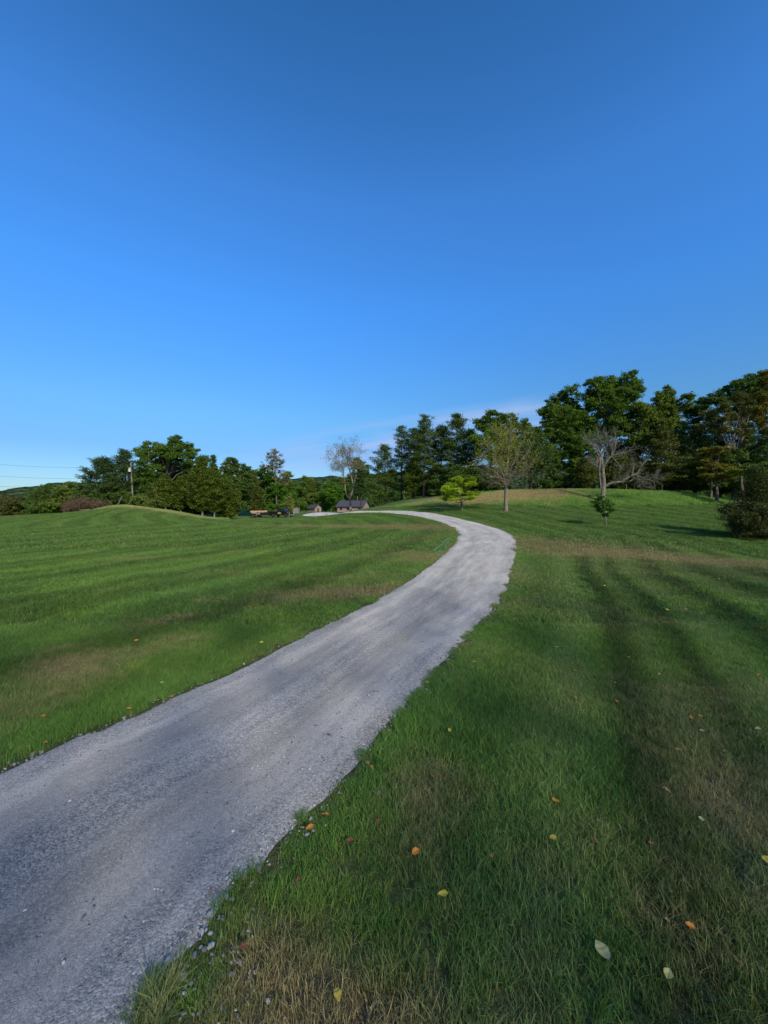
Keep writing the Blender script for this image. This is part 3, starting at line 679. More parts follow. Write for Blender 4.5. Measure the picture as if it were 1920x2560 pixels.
def twigs(mb, p, d, L, r0, lvl, rng, ends, spread=.55, nchild=(2, 4), k=4, upb=.15, rmin=.006, shrink=(.55, .8)):
    n = 3; pts = [p]; q = p.copy(); dd = d/np.linalg.norm(d)
    for i in range(n):
        dd = dd+rng.normal(size=3)*.16+np.array([0, 0, upb*.3]); dd /= np.linalg.norm(dd); q = q+dd*L/n; pts.append(q)
    r1 = max(rmin, r0*.6)
    mb.tube(pts, [r0, r0*.87, r0*.73, r1], k if lvl > 1 else 3, False)
    if lvl == 0: ends.append(q); return
    for _ in range(rng.integers(nchild[0], nchild[1]+1)):
        i = rng.integers(1, 4); c = dd+rng.normal(size=3)*spread; c[2] += upb
        twigs(mb, pts[i], c, L*rng.uniform(*shrink), max(rmin, r0*rng.uniform(.45, .65)), lvl-1, rng, ends, spread, nchild, k, upb, rmin, shrink)
    twigs(mb, q, dd+rng.normal(size=3)*spread*.4, L*rng.uniform(.6, .8), r1, lvl-1, rng, ends, spread, nchild, k, upb, rmin, shrink)

exec_trees = []
# --- right: tall oaks, their neighbours and the dark understorey
G_R = 'tall trees along the right-hand bank'
broad('oak_tree', 'full leafy oak on the bank behind the bare yellowing tree, left of the tallest oak', 1395, 63, L5(Z5, (300,240,58),(215,300,60),(130,370,50),(330,330,60),(250,390,70),(105,490,55),(150,560,60),(240,520,60),(205,620,70),(300,600,60),(330,460,60),(180,690,45),(110,640,40),(340,560,60),(380,660,50),(250,700,50),(310,740,45),(170,440,60)), OAK, 1, .3, 1.0, group=G_R)
broad('oak_tree', 'tallest broad oak with the highest crown, behind the grey dead tree', 1482, 62, L5(Z5, (440,180,50),(520,165,45),(580,200,55),(655,150,42),(735,175,38),(480,260,58),(600,280,60),(680,240,52),(540,350,66),(450,380,66),(620,380,60),(570,450,60),(680,330,50),(480,480,50),(520,240,60),(620,210,50),(700,400,50),(400,460,50),(640,470,55),(560,560,50),(430,560,50)), OAK, 2, .32, 1.0, group=G_R)
broad('poplar_tree', 'pointed olive-green broadleaf tree rising right of the tallest oak', 1640, 60, L5(Z5, (905,235,36,40),(900,300,50),(860,350,50),(960,310,50),(1040,290,42),(840,420,60),(930,400,60),(770,420,55),(1000,380,55),(740,330,34),(800,330,30),(850,500,55),(760,520,50),(700,480,50),(960,480,50),(820,350,40),(900,450,55),(1030,440,45),(800,580,55),(880,600,55),(700,570,50),(980,560,50)), OAKY, 3, .24, .9, group=G_R)
broad('oak_tree', 'thin-crowned tree with sky showing between branches, below the dip in the right treeline', 1735, 64, L5(Z5, (1120,310,40,32),(1190,315,45,34),(1240,320,36,30),(1100,380,45,34),(1180,400,50,36),(1260,400,40),(1090,460,45,30),(1190,490,50,30),(1110,545,50,30),(1230,560,50,36)), OAKB, 4, .22, .7, group=G_R)
broad('oak_tree', 'dark domed broadleaf tree with the rounded top near the right edge', 1835, 58, L5(Z6, (1110,440,70),(1190,370,75),(1290,310,80),(1400,270,70),(1490,260,60),(1130,520,60),(1250,430,80),(1380,380,80),(1500,350,80),(1580,330,70),(1450,480,80),(1590,470,80),(1350,520,60),(1550,600,80),(1620,720,80),(1450,640,70)), OAKB, 5, .3, .9, group=G_R)
broad('autumn_tree', 'tree turning orange at the right edge of the treeline', 1935, 52, L5(Z6, (1640,170,50,36),(1590,215,40,26),(1660,260,60),(1640,360,70),(1700,450,90),(1600,450,50),(1690,600,100),(1650,760,90),(1720,150,60)), AUT, 6, .26, .55, group=G_R)
broad('ash_tree', 'thin brownish tree with bare limbs showing, in front of the dark domed tree', 1862, 53, L5(Z6, (1120,540,70,50),(1060,600,60,40),(1220,600,70,50),(1330,480,70),(1410,560,70),(1270,700,70,45),(1100,700,70,45),(1010,740,60,35),(1380,720,60),(1180,780,70,40),(1040,820,60,30),(1300,830,60,35)), RUST, 7, .2, .30, nl=30, bark=BARK, group=G_R)
broad('maple_tree', 'low understorey tree with yellow-orange leaves at the right of the bank', 1792, 51.5, L5(Z6, (1040,1060,90,34),(1150,1060,80,30),(950,1060,80,30),(960,1160,60,34),(1100,1210,90,36),(1000,1240,80,30),(1200,1250,80,36),(1280,1290,60,40),(1060,1340,80,26),(1180,1340,80,28),(960,1330,60,30)), AUT, 8, .22, .45, fork=.25, bark=BARK, flat=.3, group=G_R)
broad('maple_tree', 'low dark understorey tree under the yellow-orange one', 1775, 54, L5(Z6, (930,1150,100,60),(1090,1130,120,60),(1050,1280,130,60),(930,1300,90,60),(1200,1180,100,70),(1250,1350,120,60),(1120,1420,110,40)), OAKB, 9, .2, .9, fork=.2, group=G_R)
broad('maple_tree', 'low green and gold tree reaching over the spruce bush at the right edge', 1905, 47, L5(Z6, (1400,1260,90,34),(1520,1230,90,34),(1640,1220,90,36),(1480,1320,90,34),(1600,1330,90,40),(1700,1300,90,60)), OAKY, 10, .2, .7, fork=.3, flat=.35, group=G_R)
for i, (c, Y, tr_, hw, lb) in enumerate([(1700,57,1075,42,'dark pine behind the spruce with the bare lower trunk'),(1740,60,1065,46,'dark pine between the bare-trunk spruce and the yellow-orange tree'),
     (1800,62,1085,46,'dark pine behind the yellow-orange understorey tree'),(1860,59,1080,50,'dark pine left of the thin brownish tree foot, deep in the shade'),(1915,55,1070,50,'dark pine at the right edge behind the spruce bush'),
     (1570,63,1100,44,'dark pine behind the right side of the grey dead tree'),(1530,66,1110,40,'dark pine seen through the grey dead tree'),(1445,64,1130,30,'dark pine among the trunks under the left oak')]):
    conifer('pine_tree', lb, c, Y, tr_, hw, PINE if i % 2 else PINEB, 20+i, 'pine', .08, .18, group='dark pines under the tall trees', dens=1.15)
conifer('spruce_tree', 'brown-green spruce with a straight bare grey lower trunk, centre of the right bank', 1654, 55.5, 1055, 62, DULL, 30, 'spruce', .2, .17, bark=BARK, dens=.75, group=G_R)
conifer('cedar_tree', 'dull brown-green cedar just behind the grey dead tree, left side', 1462, 57, 1150, 34, DULL, 31, 'cedar', .06, .12, dens=.8)
conifer('cedar_tree', 'dull brown-green cedar just behind the grey dead tree, right side', 1545, 58, 1135, 46, DULL, 32, 'cedar', .06, .12, dens=.8)
conifer('cedar_tree', 'low dull cedar between the dead tree and the bare-trunk spruce', 1598, 57, 1160, 40, DULL, 33, 'cedar', .1, .12, dens=.8)
broad('bush', 'dark undergrowth at the foot of the left oak', 1360, 60, L5(Z4, (1000,960,40,40),(930,940,40,40),(1100,930,60,50),(1180,900,50,60),(1250,930,50,50)), OAKB, 34, .05, .8, cat='bush', fork=.2)
broad('bush', 'dark undergrowth along the top of the right bank', 1690, 59, L5(Z5, (900,850,60,40),(1000,850,60,40),(1100,850,60,45),(1200,850,60,50),(1300,850,60,50),(800,850,60,40),(700,850,60,40),(600,850,50,40),(1400,850,60,60),(1500,850,60,70)), OAKB, 35, .05, .8, cat='bush', fork=.2, size=.2)

# --- centre: pines behind the mound, oaks behind the yellowing tree
G_P = 'tall pines on the mound beyond the road bend'
conifer('pine_tree', 'short pine at the left end of the pine group, near the house', 963, 79, 1114, 40, PINE, 40, 'pine', .1, .22, group=G_P)
conifer('pine_tree', 'slim pine, second from the left in the pine group', 1004, 78, 1062, 36, PINE, 41, 'pine', .12, .25, group=G_P)
conifer('pine_tree', 'tallest pine of the group, thick trunk meeting the top of the mound', 1060, 73, 1038, 47, PINE, 42, 'pine', .14, .3, group=G_P, bark=BARK, dens=1.1)
conifer('pine_tree', 'broad dark pine right of the tallest pine', 1103, 76, 1062, 44, PINEB, 43, 'pine', .1, .26, group=G_P, dens=1.2)
conifer('pine_tree', 'full pine left of the yellowing bare-limbed tree', 1142, 70, 1036, 50, PINE, 44, 'pine', .12, .26, group=G_P, dens=1.2)
conifer('pine_tree', 'dark pine behind the slim one, filling the gap', 1034, 84, 1068, 40, PINEB, 45, 'pine', .1, .24, group=G_P)
conifer('pine_tree', 'short young pine at the foot of the tall pines', 1030, 74, 1150, 24, CEDAR, 46, 'pine', .12, .12, group=G_P)
conifer('pine_tree', 'dark pine right behind the small lime-green tree', 1178, 72, 1075, 44, PINEB, 47, 'pine', .08, .22, group=G_P, dens=1.2)
broad('oak_tree', 'broad oak with a double top behind the yellowing bare-limbed tree', 1255, 66, L5(Z4, (450,255,55),(540,270,50),(640,290,55),(350,340,60),(430,350,70),(560,380,80),(680,380,70),(520,470,80),(640,480,80),(420,480,80),(560,590,90),(690,580,80),(380,620,80),(480,700,80),(620,700,80),(300,520,60)), OAK, 48, .28, 1.0, group=G_P)
broad('oak_tree', 'narrow oak filling the gap left of the large oaks', 1325, 64, L5(Z4, (770,350,55),(840,420,50),(780,450,70),(870,520,60),(800,560,80),(880,640,60),(760,680,70),(840,720,60),(700,760,60)), OAKB, 49, .2, .85, group=G_P)
for i, (c, Y, r0) in enumerate([(1105,68,1180),(1135,67,1160),(1195,66,1165),(1240,65,1172),(1070,77,1190)]):
    broad('bush', ['low dark bush beneath the pines, left of the lime-green tree','dark bush right behind the lime-green tree','dark bush between the lime-green tree and the yellowing tree','low dark bush behind the yellowing tree trunk','low bush at the foot of the tallest pine'][i], c, Y, [(c-14,r0+45,18,18),(c+12,r0+42,18,20),(c,r0+25,18,20),(c+25,r0+50,14,14)], OAKB, 50+i, .06, .9, cat='bush', fork=.2, group='dark bushes under the pines')
# crossing dark trunks in the gap
for i, (c0, c1, r1) in enumerate([(1327,1332,1120),(1343,1328,1140),(1359,1350,1130),(1312,1314,1130)]):
    rng = np.random.default_rng(60+i); Y = 60; b = base(c0, Y); root = empty('bare_tree', b, ['thick dark trunk in the gap between pines and oaks, leaning right','dark trunk in the gap leaning left across its neighbour','slender dark trunk closest to the left oak','slender dark trunk left of the crossing pair'][i], 'tree', 'dark trunks in the gap')
    mb = MB(); e = W(c1, r1, Y); pts = limb(mb, b-np.array([0,0,.1]), e, .22 if i < 2 else .12, .05, rng, 7, .08, 7); mb.build('trunk', BARK_DK, root, b)
    mb = MB(); en = []
    for p in pts[3:]:
        for _ in range(3): twigs(mb, p, rng.normal(size=3)+np.array([0, 0, .5]), 1.5, .05, 2, rng, en)
    mb.build('branches', BARK_DK, root, b)
    e_ = np.array(en); e_ = np.repeat(e_, 10, 0)+rng.normal(size=(len(e_)*10, 3))*.25
    crown_mesh(root, diamonds(e_, rng.uniform(.08, .18, len(e_)), rng), rng.random(len(e_)), OAKB)
conifer('hemlock_tree', 'small feathery evergreen standing in the bright gap left of the oaks', 1378, 61, 1160, 24, PINEB, 65, 'spruce', .08, .08, dens=.6)

# --- left cluster
G_L = 'clump of trees left of the parked truck'
conifer('pine_tree', 'pine with spreading layered boughs at the left end of the clump', 259, 74, 1149, 52, PINEB, 70, 'pine', .1, .24, group=G_L, dens=1.2)
conifer('pine_tree', 'pine with the taller pointed top, behind the utility pole', 313, 77, 1127, 44, PINEB, 71, 'pine', .08, .26, group=G_L, dens=1.2)
broad('maple_tree', 'largest round-topped maple in the left clump, pale limb showing', 425, 74, L5(Z2, (190,235,62),(280,215,60),(360,270,60),(120,300,60),(50,250,55),(440,310,55),(510,370,45),(250,320,80),(350,370,80),(160,400,80),(60,380,70),(-40,330,60),(-60,220,45),(-30,430,80),(60,480,80),(440,430,60),(-100,520,70),(20,600,80),(-60,660,80),(-110,300,40)), MAPLE if False else OAK, 72, .4, 1.0, group=G_L)
conifer('spruce_tree', 'dark spruce whose tip shows right of the big maple', 533, 80, 1136, 30, PINEB, 73, 'spruce', .1, .2, group=G_L)
conifer('cedar_tree', 'tall yellow-green cedar in front of the big maple', 506, 66, 1146, 48, CEDAR, 74, 'cedar', .1, .18, bark=BARK_LT, group=G_L)
conifer('cedar_tree', 'yellow-green cedar right of the tallest cedar', 536, 67, 1170, 42, CEDAR, 75, 'cedar', .12, .16, bark=BARK_LT, group=G_L)
conifer('cedar_tree', 'small pointed cedar at the edge of the mown mound', 414, 66, 1187, 26, CEDAR, 76, 'cedar', .12, .12, bark=BARK_LT, group=G_L)
conifer('cedar_tree', 'low dark cedar with boughs sweeping the ground, right end of the cedars', 570, 70, 1205, 38, CEDAR, 77, 'cedar', .0, .14, group=G_L, dens=1.1)
conifer('cedar_tree', 'small cedar between the mound cedar and the tallest cedar', 452, 68, 1195, 30, CEDAR, 78, 'cedar', .1, .12, bark=BARK_LT, group=G_L)
conifer('cedar_tree', 'low cedar bush left of the mound cedar', 385, 68, 1212, 24, DULL, 79, 'cedar', .05, .1, group=G_L)
conifer('cedar_tree', 'yellow-green cedar filling in behind the cedar pair', 484, 71, 1172, 36, CEDAR, 80, 'cedar', .08, .14, group=G_L)
broad('oak_tree', 'dark oak filling in behind the pale limb of the big maple', 455, 82, L5(Z2, (200,500,80),(300,500,80),(400,520,80),(250,600,90),(360,620,90),(150,620,80),(100,520,70),(0,560,80),(450,640,80),(-60,600,80),(200,720,90),(60,700,90)), OAKB, 89, .3, .8, size=.2, group=G_L)
broad('oak_tree', 'dark blue-green oak in the middle of the left clump', 590, 90, L5(Z2, (835,390,45),(790,460,50),(890,450,55),(960,490,45),(1000,520,35),(850,550,80),(950,590,70),(780,600,70),(900,690,90),(1000,680,60),(800,740,80),(920,790,60)), OAKB, 81, .28, 1.0, size=.2, group=G_L)
broad('locust_tree', 'mid-green bushy tree above the parked trailer', 655, 100, L5(Z2, (1070,500,40),(1140,510,50),(1050,590,60),(1150,620,80),(1240,560,60),(1250,680,80),(1080,710,70),(1170,780,80),(1300,790,70),(1340,690,60),(1040,800,60),(1390,780,50),(1150,850,60,30),(1280,860,60,30)), MAPLE, 82, .25, .9, size=.2, group=G_L)
broad('birch_tree', 'thin twiggy tree with sparse leaves above the parked truck', 690, 98, L5(Z2, (1250,320,50),(1310,330,45),(1210,370,45),(1340,390,35),(1270,400,50),(1190,420,40),(1300,470,50),(1380,530,45),(1400,590,40),(1320,560,50),(1250,480,50)), SILV, 83, .2, .32, size=.14, nl=24, fork=.45, group=G_L, bark=BARK)
broad('locust_tree', 'green tree beneath the thin twiggy tree, right end of the clump', 715, 104, L5(Z2, (1400,540,36),(1390,620,40),(1350,650,50),(1420,680,40),(1420,760,50),(1380,830,50),(1460,740,40),(1480,830,40)), OAK, 84, .2, .9, size=.2, group=G_L)
conifer('cedar_tree', 'tall dull cedar between the oak and the tree above the trailer', 632, 96, 1176, 30, DULL, 85, 'cedar', .05, .18, group=G_L)
broad('bush', 'leafy bush on the mown mound beside the utility pole foot', 352, 63, L5(Z1, (1420,830,50,40),(1480,800,50,50),(1560,820,60,45),(1640,830,60,45),(1400,800,36,40)), SHRUB, 86, .06, .9, cat='bush', fork=.2)
broad('bush', 'dark bush behind the brush pile at the left of the clump', 285, 72, L5(Z1, (1120,700,90,70),(1200,780,80,60),(1040,760,80,60),(1280,760,70,60),(900,700,80,60),(860,780,70,60)), OAKB, 87, .1, .9, cat='bush', fork=.2)
broad('bush', 'shaded undergrowth beneath the cedars', 490, 74, L5(Z2, (100,850,90,50),(250,870,90,50),(400,900,90,50),(550,900,80,50),(700,900,80,50),(820,880,70,50),(940,860,60,40)), OAKB, 88, .1, .8, cat='bush', fork=.2, size=.2)

# --- far left: hedge line and small trees beyond the field
G_F = 'small trees beyond the left edge of the field'
for i, (c, Y, lobes, m, lb, dn) in enumerate([
    (8, 78, [(10,1262,14,14),(28,1258,14,14),(-10,1258,14,16),(20,1276,18,12)], RUST, 'brownish bush at the far left edge of the field', .7),
    (45, 80, [(38,1262,16,16),(58,1262,16,18),(50,1276,20,12),(30,1276,16,12)], SHRUB, 'olive bush, second from the left beyond the field', .8),
    (75, 82, [(74,1262,14,18),(88,1268,14,14),(68,1278,18,12)], OAKB, 'dark green bush left of the thin-topped small tree', .9),
    (98, 76, [(98,1221,11,9),(92,1232,12,9),(106,1234,12,9),(98,1246,12,9),(110,1262,12,12),(88,1262,14,12),(100,1276,18,12)], OAKB, 'small thin-topped tree standing above the left hedge line', .5),
    (128, 80, [(124,1262,14,14),(138,1258,12,16),(130,1276,18,12)], OAKY, 'yellow-green bush right of the thin-topped small tree', .7),
    (152, 78, [(150,1228,11,10),(162,1218,12,10),(168,1232,14,12),(150,1244,14,12),(160,1254,16,14),(176,1250,14,14),(150,1270,18,14),(172,1272,16,12)], OAKY, 'rounded olive tree left of the brush pile', .8),
    (185, 82, [(184,1232,13,13),(194,1246,14,14),(182,1260,16,14),(200,1262,16,14)], OAKB, 'dark green tree between the olive tree and the spreading pine', .9)]):
    broad('small_tree' if i in (3, 5, 6) else 'bush', lb, c, Y, [(a, b_, p, q) for a, b_, p, q in lobes], m, 90+i, .08, dn, .16, .5, cat='tree' if i in (3, 5, 6) else 'bush', fork=.3, group=G_F)

# --- centre distance: behind the houses
G_H = 'trees behind the two houses'
broad('maple_tree', 'round deep green maple between the shed and the pink house', 828, 168, L5(Z3, (290,650,55),(240,690,55),(340,690,55),(280,740,70),(220,780,55),(350,770,50),(290,830,70),(230,850,50),(350,840,40),(200,730,35)), MAPLE, 100, .25, 1.2, size=.24, clump=.6, group=G_H, fork=.15)
conifer('hemlock_tree', 'tall dark evergreen rising in front of the pink house roof', 902, 118, 1151, 24, PINEB, 101, 'spruce', .36, .3, bark=BARK_DK, group=G_H, size=.22, dens=.9)
broad('oak_tree', 'brownish-green tree behind the tall dark evergreen', 892, 172, L5(Z3, (560,400,40),(520,440,40),(600,430,45),(640,470,40),(560,500,60),(500,560,50),(620,560,60),(660,620,60),(560,600,50)), OAKB, 102, .3, .8, size=.24, clump=.6, group=G_H)
for i, (c, Y, lobes, m, lb) in enumerate([
    (768, 190, [(766,1205,12,12),(756,1215,14,14),(778,1218,14,14),(764,1232,20,16),(780,1246,18,14),(758,1250,18,16)], OAKY, 'pale olive tree behind the small shed, left one'),
    (795, 195, [(790,1214,12,12),(800,1222,12,14),(794,1238,16,16),(806,1248,14,14)], OAKB, 'grey-green tree behind the small shed, right one'),
    (742, 170, [(738,1222,14,14),(750,1232,14,14),(740,1248,18,16),(756,1262,16,14),(728,1262,14,14)], OAK, 'dark green tree beside the grey utility shed'),
    (858, 200, [(850,1206,14,10),(866,1206,14,12),(860,1226,18,16),(846,1222,12,14),(874,1232,14,16),(858,1248,18,16)], OAKB, 'grey-green tree above the pink house roof')]):
    broad('oak_tree', lb, c, Y, lobes, m, 110+i, .25, .7, .3, .9, group=G_H, fork=.3)

# far wood: one mass beyond all of them
rng = np.random.default_rng(130); LW = []
for k in range(520):
    t = rng.uniform(-1.3, 1.5); Y = rng.uniform(150, 235); c = t*F+CX
    if 730 < c < 960: Y = rng.uniform(205, 245)
    z0 = float(ter(t*Y, Y)); tp = np.interp(c, [-400,0,150,250,600,720,800,900,1000,1200,1330,1420,2400], [1257,1250,1240,1215,1215,1224,1222,1210,1215,1225,1226,1222,1200])
    zt = H+(HY-tp)/F*Y; hh = max(2.0, zt-z0)
    for j in range(3):
        r0 = rng.uniform(2.0, 3.6); LW.append((t*Y+rng.normal()*2, Y+rng.normal()*2, z0+hh*rng.uniform(.2, .85), r0, r0, r0*.9))
V, T, C = lobe_leaves(LW, rng, .8, .42, 1.3, 20, .5)
o = mesh_np('distant_wood', V, np.arange(len(V)).reshape(-1, 4), OAKB, attrs={'tint': np.repeat(T, 4)}); tag(o, 'far-off wood seen as one dark green mass', kind='stuff')

# --- two-trunked tree with silvery top beside the house
def two_trunk():
    Y = 88; b = W(876, 1276, Y); b[2] = float(ter(b[0], b[1])); rng = np.random.default_rng(140)
    root = empty('cottonwood_tree', b, 'pale double-trunked tree with thin silvery top beside the pink house', 'tree'); mb = MB()
    Q = lambda x, y: W(760+x*.2411, 1060+y*.2411, Y)
    f = Q(478, 768); mb.tube([b-np.array([0,0,.2]), Q(480, 840), f], [.34, .28, .24], 9)
    ends = []
    for path in ([(478,768),(440,745),(432,690),(420,620),(415,560),(410,500),(395,450),(370,400)],[(478,768),(500,700),(512,650),(495,560),(480,510),(465,440),(450,360),(455,300)]):
        pts = [Q(*p)+np.array([0, rng.normal()*.3, 0]) for p in path]; mb.tube(pts, list(np.linspace(.2, .07, len(pts))), 7)
        for p in pts[4:]:
            for _ in range(4): twigs(mb, p, rng.normal(size=3)*np.array([1, .8, .4])+np.array([0, 0, .8]), 2.0, .04, 2, rng, ends, .5, rmin=.01)
    mb.tube([Q(540,520), Q(548,560), Q(560,590)], [.08, .07, .03], 5); mb.tube([Q(512,650), Q(530,560), Q(540,520)], [.1, .08, .07], 5)
    mb.build('trunk', BARK_LT, root, b)
    E = np.array(ends); ok = (E[:, 2] > Q(0, 480)[2])
    E = E[ok]; E = np.repeat(E, 18, 0); E = E+rng.normal(size=E.shape)*.3
    crown_mesh(root, diamonds(E, rng.uniform(.07, .13, len(E)), rng), rng.random(len(E)), SILV)
    C2 = np.array([Q(400, 580)]); g = C2+rng.normal(size=(260, 3))*np.array([.5, .5, .9]); crown_mesh(root, diamonds(g, rng.uniform(.08, .16, 260), rng), rng.random(260), AUT, 'autumn_leaves')
two_trunk()

# --- yellowing tree with bare limbs
def yellowing():
    Y = 42.5; b = base(1265, Y); rng = np.random.default_rng(150)
    root = empty('yellowing_tree', b, 'vase-shaped tree with grey bare limbs and thin yellow-green leaves right of the road', 'tree'); mb = MB()
    Q = lambda x, y: W(1120+x*.2411, 980+y*.2411, Y)
    f = Q(604, 970); mb.tube([b-np.array([0,0,.15]), Q(598, 1150), Q(600, 1050), f], [.24, .2, .19, .19], 10)
    ends = []
    for (ax, ay, ex, ey, rr) in [(600,1000,470,900,.08),(604,970,390,800,.09),(604,990,440,930,.06),(600,960,300,760,.06),(602,960,470,600,.1),(604,950,555,480,.11),(604,950,600,450,.11),(606,950,650,500,.1),(608,960,720,560,.1),(608,970,790,640,.08),(606,980,790,780,.07),(606,990,720,880,.06),(603,960,520,520,.09),(603,965,400,660,.07),(606,955,690,460,.08)]:
        dy = rng.uniform(-2.2, 2.2); a = Q(ax, ay); e = Q(ex, ey)+np.array([0, dy, 0]); n = 7; pts = []
        for i in range(n+1):
            t = i/n; tt = t**.85; p = a*(1-t)+e*t; p[0] = a[0]+(e[0]-a[0])*t**1.15; p[2] = a[2]+(e[2]-a[2])*tt; pts.append(p+rng.normal(size=3)*.05*(0 < i < n))
        mb.tube(pts, list(np.linspace(rr*1.25, rr*.3, n+1)), 6)
        for i in range(2, n+1):
            for _ in range(2):
                d = pts[i]-pts[i-1]; d /= np.linalg.norm(d); twigs(mb, pts[i], d+rng.normal(size=3)*.4+np.array([0, 0, .2]), rng.uniform(.7, 1.1), rr*.26, 2, rng, ends, .45, (1, 3), 4, .2, .008)
    mb.build('trunk', BARK_LT, root, b)
    E = np.array(ends); cx = (E[:, 0]/Y*F+CX-1120)/.2411; cz = (HY-(E[:, 2]-H)/Y*F-980)/.2411
    pr = np.clip(1.25-(cz-420)/420, .1, 1)*np.clip(1.3-(cx-480)/420, .3, 1)
    E = E[rng.random(len(E)) < pr]; E = np.repeat(E, 9, 0); E = E+rng.normal(size=E.shape)*.2
    crown_mesh(root, diamonds(E, rng.uniform(.05, .09, len(E)), rng), rng.random(len(E)), YELG)
yellowing()

# --- grey dead tree with the long low bough
def dead():
    Y = 48.5; rng = np.random.default_rng(160)
    Q = lambda x, y, dy=0: W(1400+x*.14466, 1050+y*.14466, Y)+np.array([0, dy, 0])
    b = Q(728, 1400); b[2] = float(ter(b[0], b[1])); root = empty('dead_tree', b, 'grey lichen-covered dead tree with a long low bough pointing right', 'tree'); mb = MB(); ends = []
    paths = [([(728,1400),(745,1250),(755,1120),(750,1000),(738,900),(735,800),(720,700),(710,600)], .26, .13),
             ([(710,1180),(700,1080),(690,980),(680,860),(690,740),(690,640)], .08, .10),
             ([(710,600),(640,510),(590,450),(520,420),(450,385)], .11, .03),([(710,600),(745,520),(755,460),(735,400),(700,300)], .11, .03),([(690,640),(600,600),(530,570),(430,520)], .06, .02),
             ([(690,640),(620,540),(540,480),(500,420)], .06, .02),([(735,850),(780,760),(820,680),(890,600),(912,500),(920,400),(915,280)], .10, .03),([(820,680),(850,560),(800,460),(800,330),(790,230)], .08, .02),
             ([(890,600),(960,500),(1000,420),(1080,370)], .07, .02),([(890,600),(980,600),(1080,570),(1200,540)], .05, .02),([(890,630),(950,680),(1020,750),(1085,825)], .06, .03),
             ([(640,830),(560,795),(450,770),(360,750)], .05, .02),([(730,880),(660,850),(620,830)], .05, .04),
             ([(770,1150),(830,1105),(900,1075),(1000,1075),(1060,1030),(1130,975),(1220,940)], .15, .07),([(1220,940),(1260,880),(1300,800),(1390,720)], .05, .02),([(1130,975),(1160,880),(1150,800)], .05, .02),
             ([(1220,940),(1300,1010),(1400,1045),(1500,1060),(1525,1150)], .06, .02),([(1100,1070),(1180,1020),(1260,1040),(1270,1110)], .05, .015),([(1220,940),(1240,1000),(1310,1080),(1330,1150)], .045, .015),([(1400,1045),(1480,1000),(1550,1010)], .04, .012)]
    for pi, (pl, r0, r1) in enumerate(paths):
        dy0 = rng.uniform(-.5, .5) if pi < 2 else rng.uniform(-2.2, 2.2)
        if pi in (13, 14, 15, 16, 17, 18, 19): dy0 = -1.2
        n = len(pl); pts = [Q(x, y, 0 if pi < 2 else dy0*(i/(n-1)) if pi < 14 else dy0) for i, (x, y) in enumerate(pl)]
        mb.tube(pts, list(np.linspace(r0*1.15, r1*1.3, n)), 8 if r0 > .1 else 5)
        if pi < 2: continue
        for i in range(1, n):
            for _ in range(3):
                d = pts[i]-pts[i-1]; d /= np.linalg.norm(d)
                twigs(mb, pts[i], d*.8+rng.normal(size=3)*.5+np.array([0, 0, .35 if pi < 13 else .1]), rng.uniform(.38, .68), .022, 3, rng, ends, .5, (1, 3), 4, .22, .006)
    mb.build('trunk', BARK_LI, root, b)
    g = np.array([Q(730, 900)])+rng.normal(size=(260, 3))*np.array([.55, .4, 1.0]); crown_mesh(root, diamonds(g, rng.uniform(.04, .09, 260), rng), rng.random(260), YELG, 'vine')
dead()
_b = base(1566, 53.5); _m = MB(); _m.tube([_b-np.array([0,0,.2]), _b+np.array([0,0,1.05])], [.05, .05], 8); _m.tube([_b+np.array([0,0,1.05]), _b+np.array([0,0,1.08])], [.06, .035], 8)
tag(_m.build('fence_post', BARK_LT, loc=None), 'short wooden post on the bank top below the dead tree bough', 'post')

# --- small lime-green tree
broad('japanese_maple', 'small rounded lime-green tree beside the road bend', 1155, 43.5, L5(Z4, (110,910,42,26),(190,920,42,26),(60,960,42,24),(140,970,50,26),(230,960,40,24),(20,980,34,20),(-30,1010,36,20),(70,1030,50,24),(170,1040,50,24),(250,1060,42,22),(290,1050,30,18),(120,1090,60,20),(220,1100,40,18),(0,1060,40,22),(-20,1100,30,16),(40,1110,40,16),(240,900,24,18)), LIME, 170, .1, 1.6, .075, .24, 40, bark=BARK, fork=.28, flat=.45, depth=.9, cat='tree')
# --- small tree with white blossoms in the far lawn
def blossom(o):
    rng = np.random.default_rng(171); Y = o.location.y
    for k, (c, r_) in enumerate([(1509,1268),(1513,1268.5),(1512.5,1273),(1522,1278),(1509.5,1279),(1508,1257),(1495.5,1267)]):
        p = W(c, r_, Y)+np.array([0, -.35, 0])-np.array(o.location); mb = MB()
        for q in range(5):
            a = q*1.2566; mb.add([p, p+np.array([math.cos(a-.45)*.045, -.02, math.sin(a-.45)*.045]), p+np.array([math.cos(a)*.075, -.03, math.sin(a)*.075]), p+np.array([math.cos(a+.45)*.045, -.02, math.sin(a+.45)*.045])], [(0, 1, 2, 3)])
        mb.build('blossom', WHITE, o)
WHITE = m_plain('white_petals', (.72, .74, .66), .6, var=.05)
ob = broad('young_magnolia', 'young tree with a few white blossoms in the green lawn before the bank', 1516, 32, [(1505,1262,10,9),(1515,1268,10,9),(1508,1275,9,8),(1519,1276,9,8),(1495,1266,9,8),(1488,1255,8,6),(1505,1250,9,6),(1518,1257,8,6),(1499,1276,7,6),(1521,1286,6,4),(1494,1243,7,4),(1526,1262,6,6)], YOUNG, 172, .045, .45, .065, .13, 20, bark=BARK_LT, fork=.3, flat=.6, shell=.1, depth=.9)
blossom(ob)
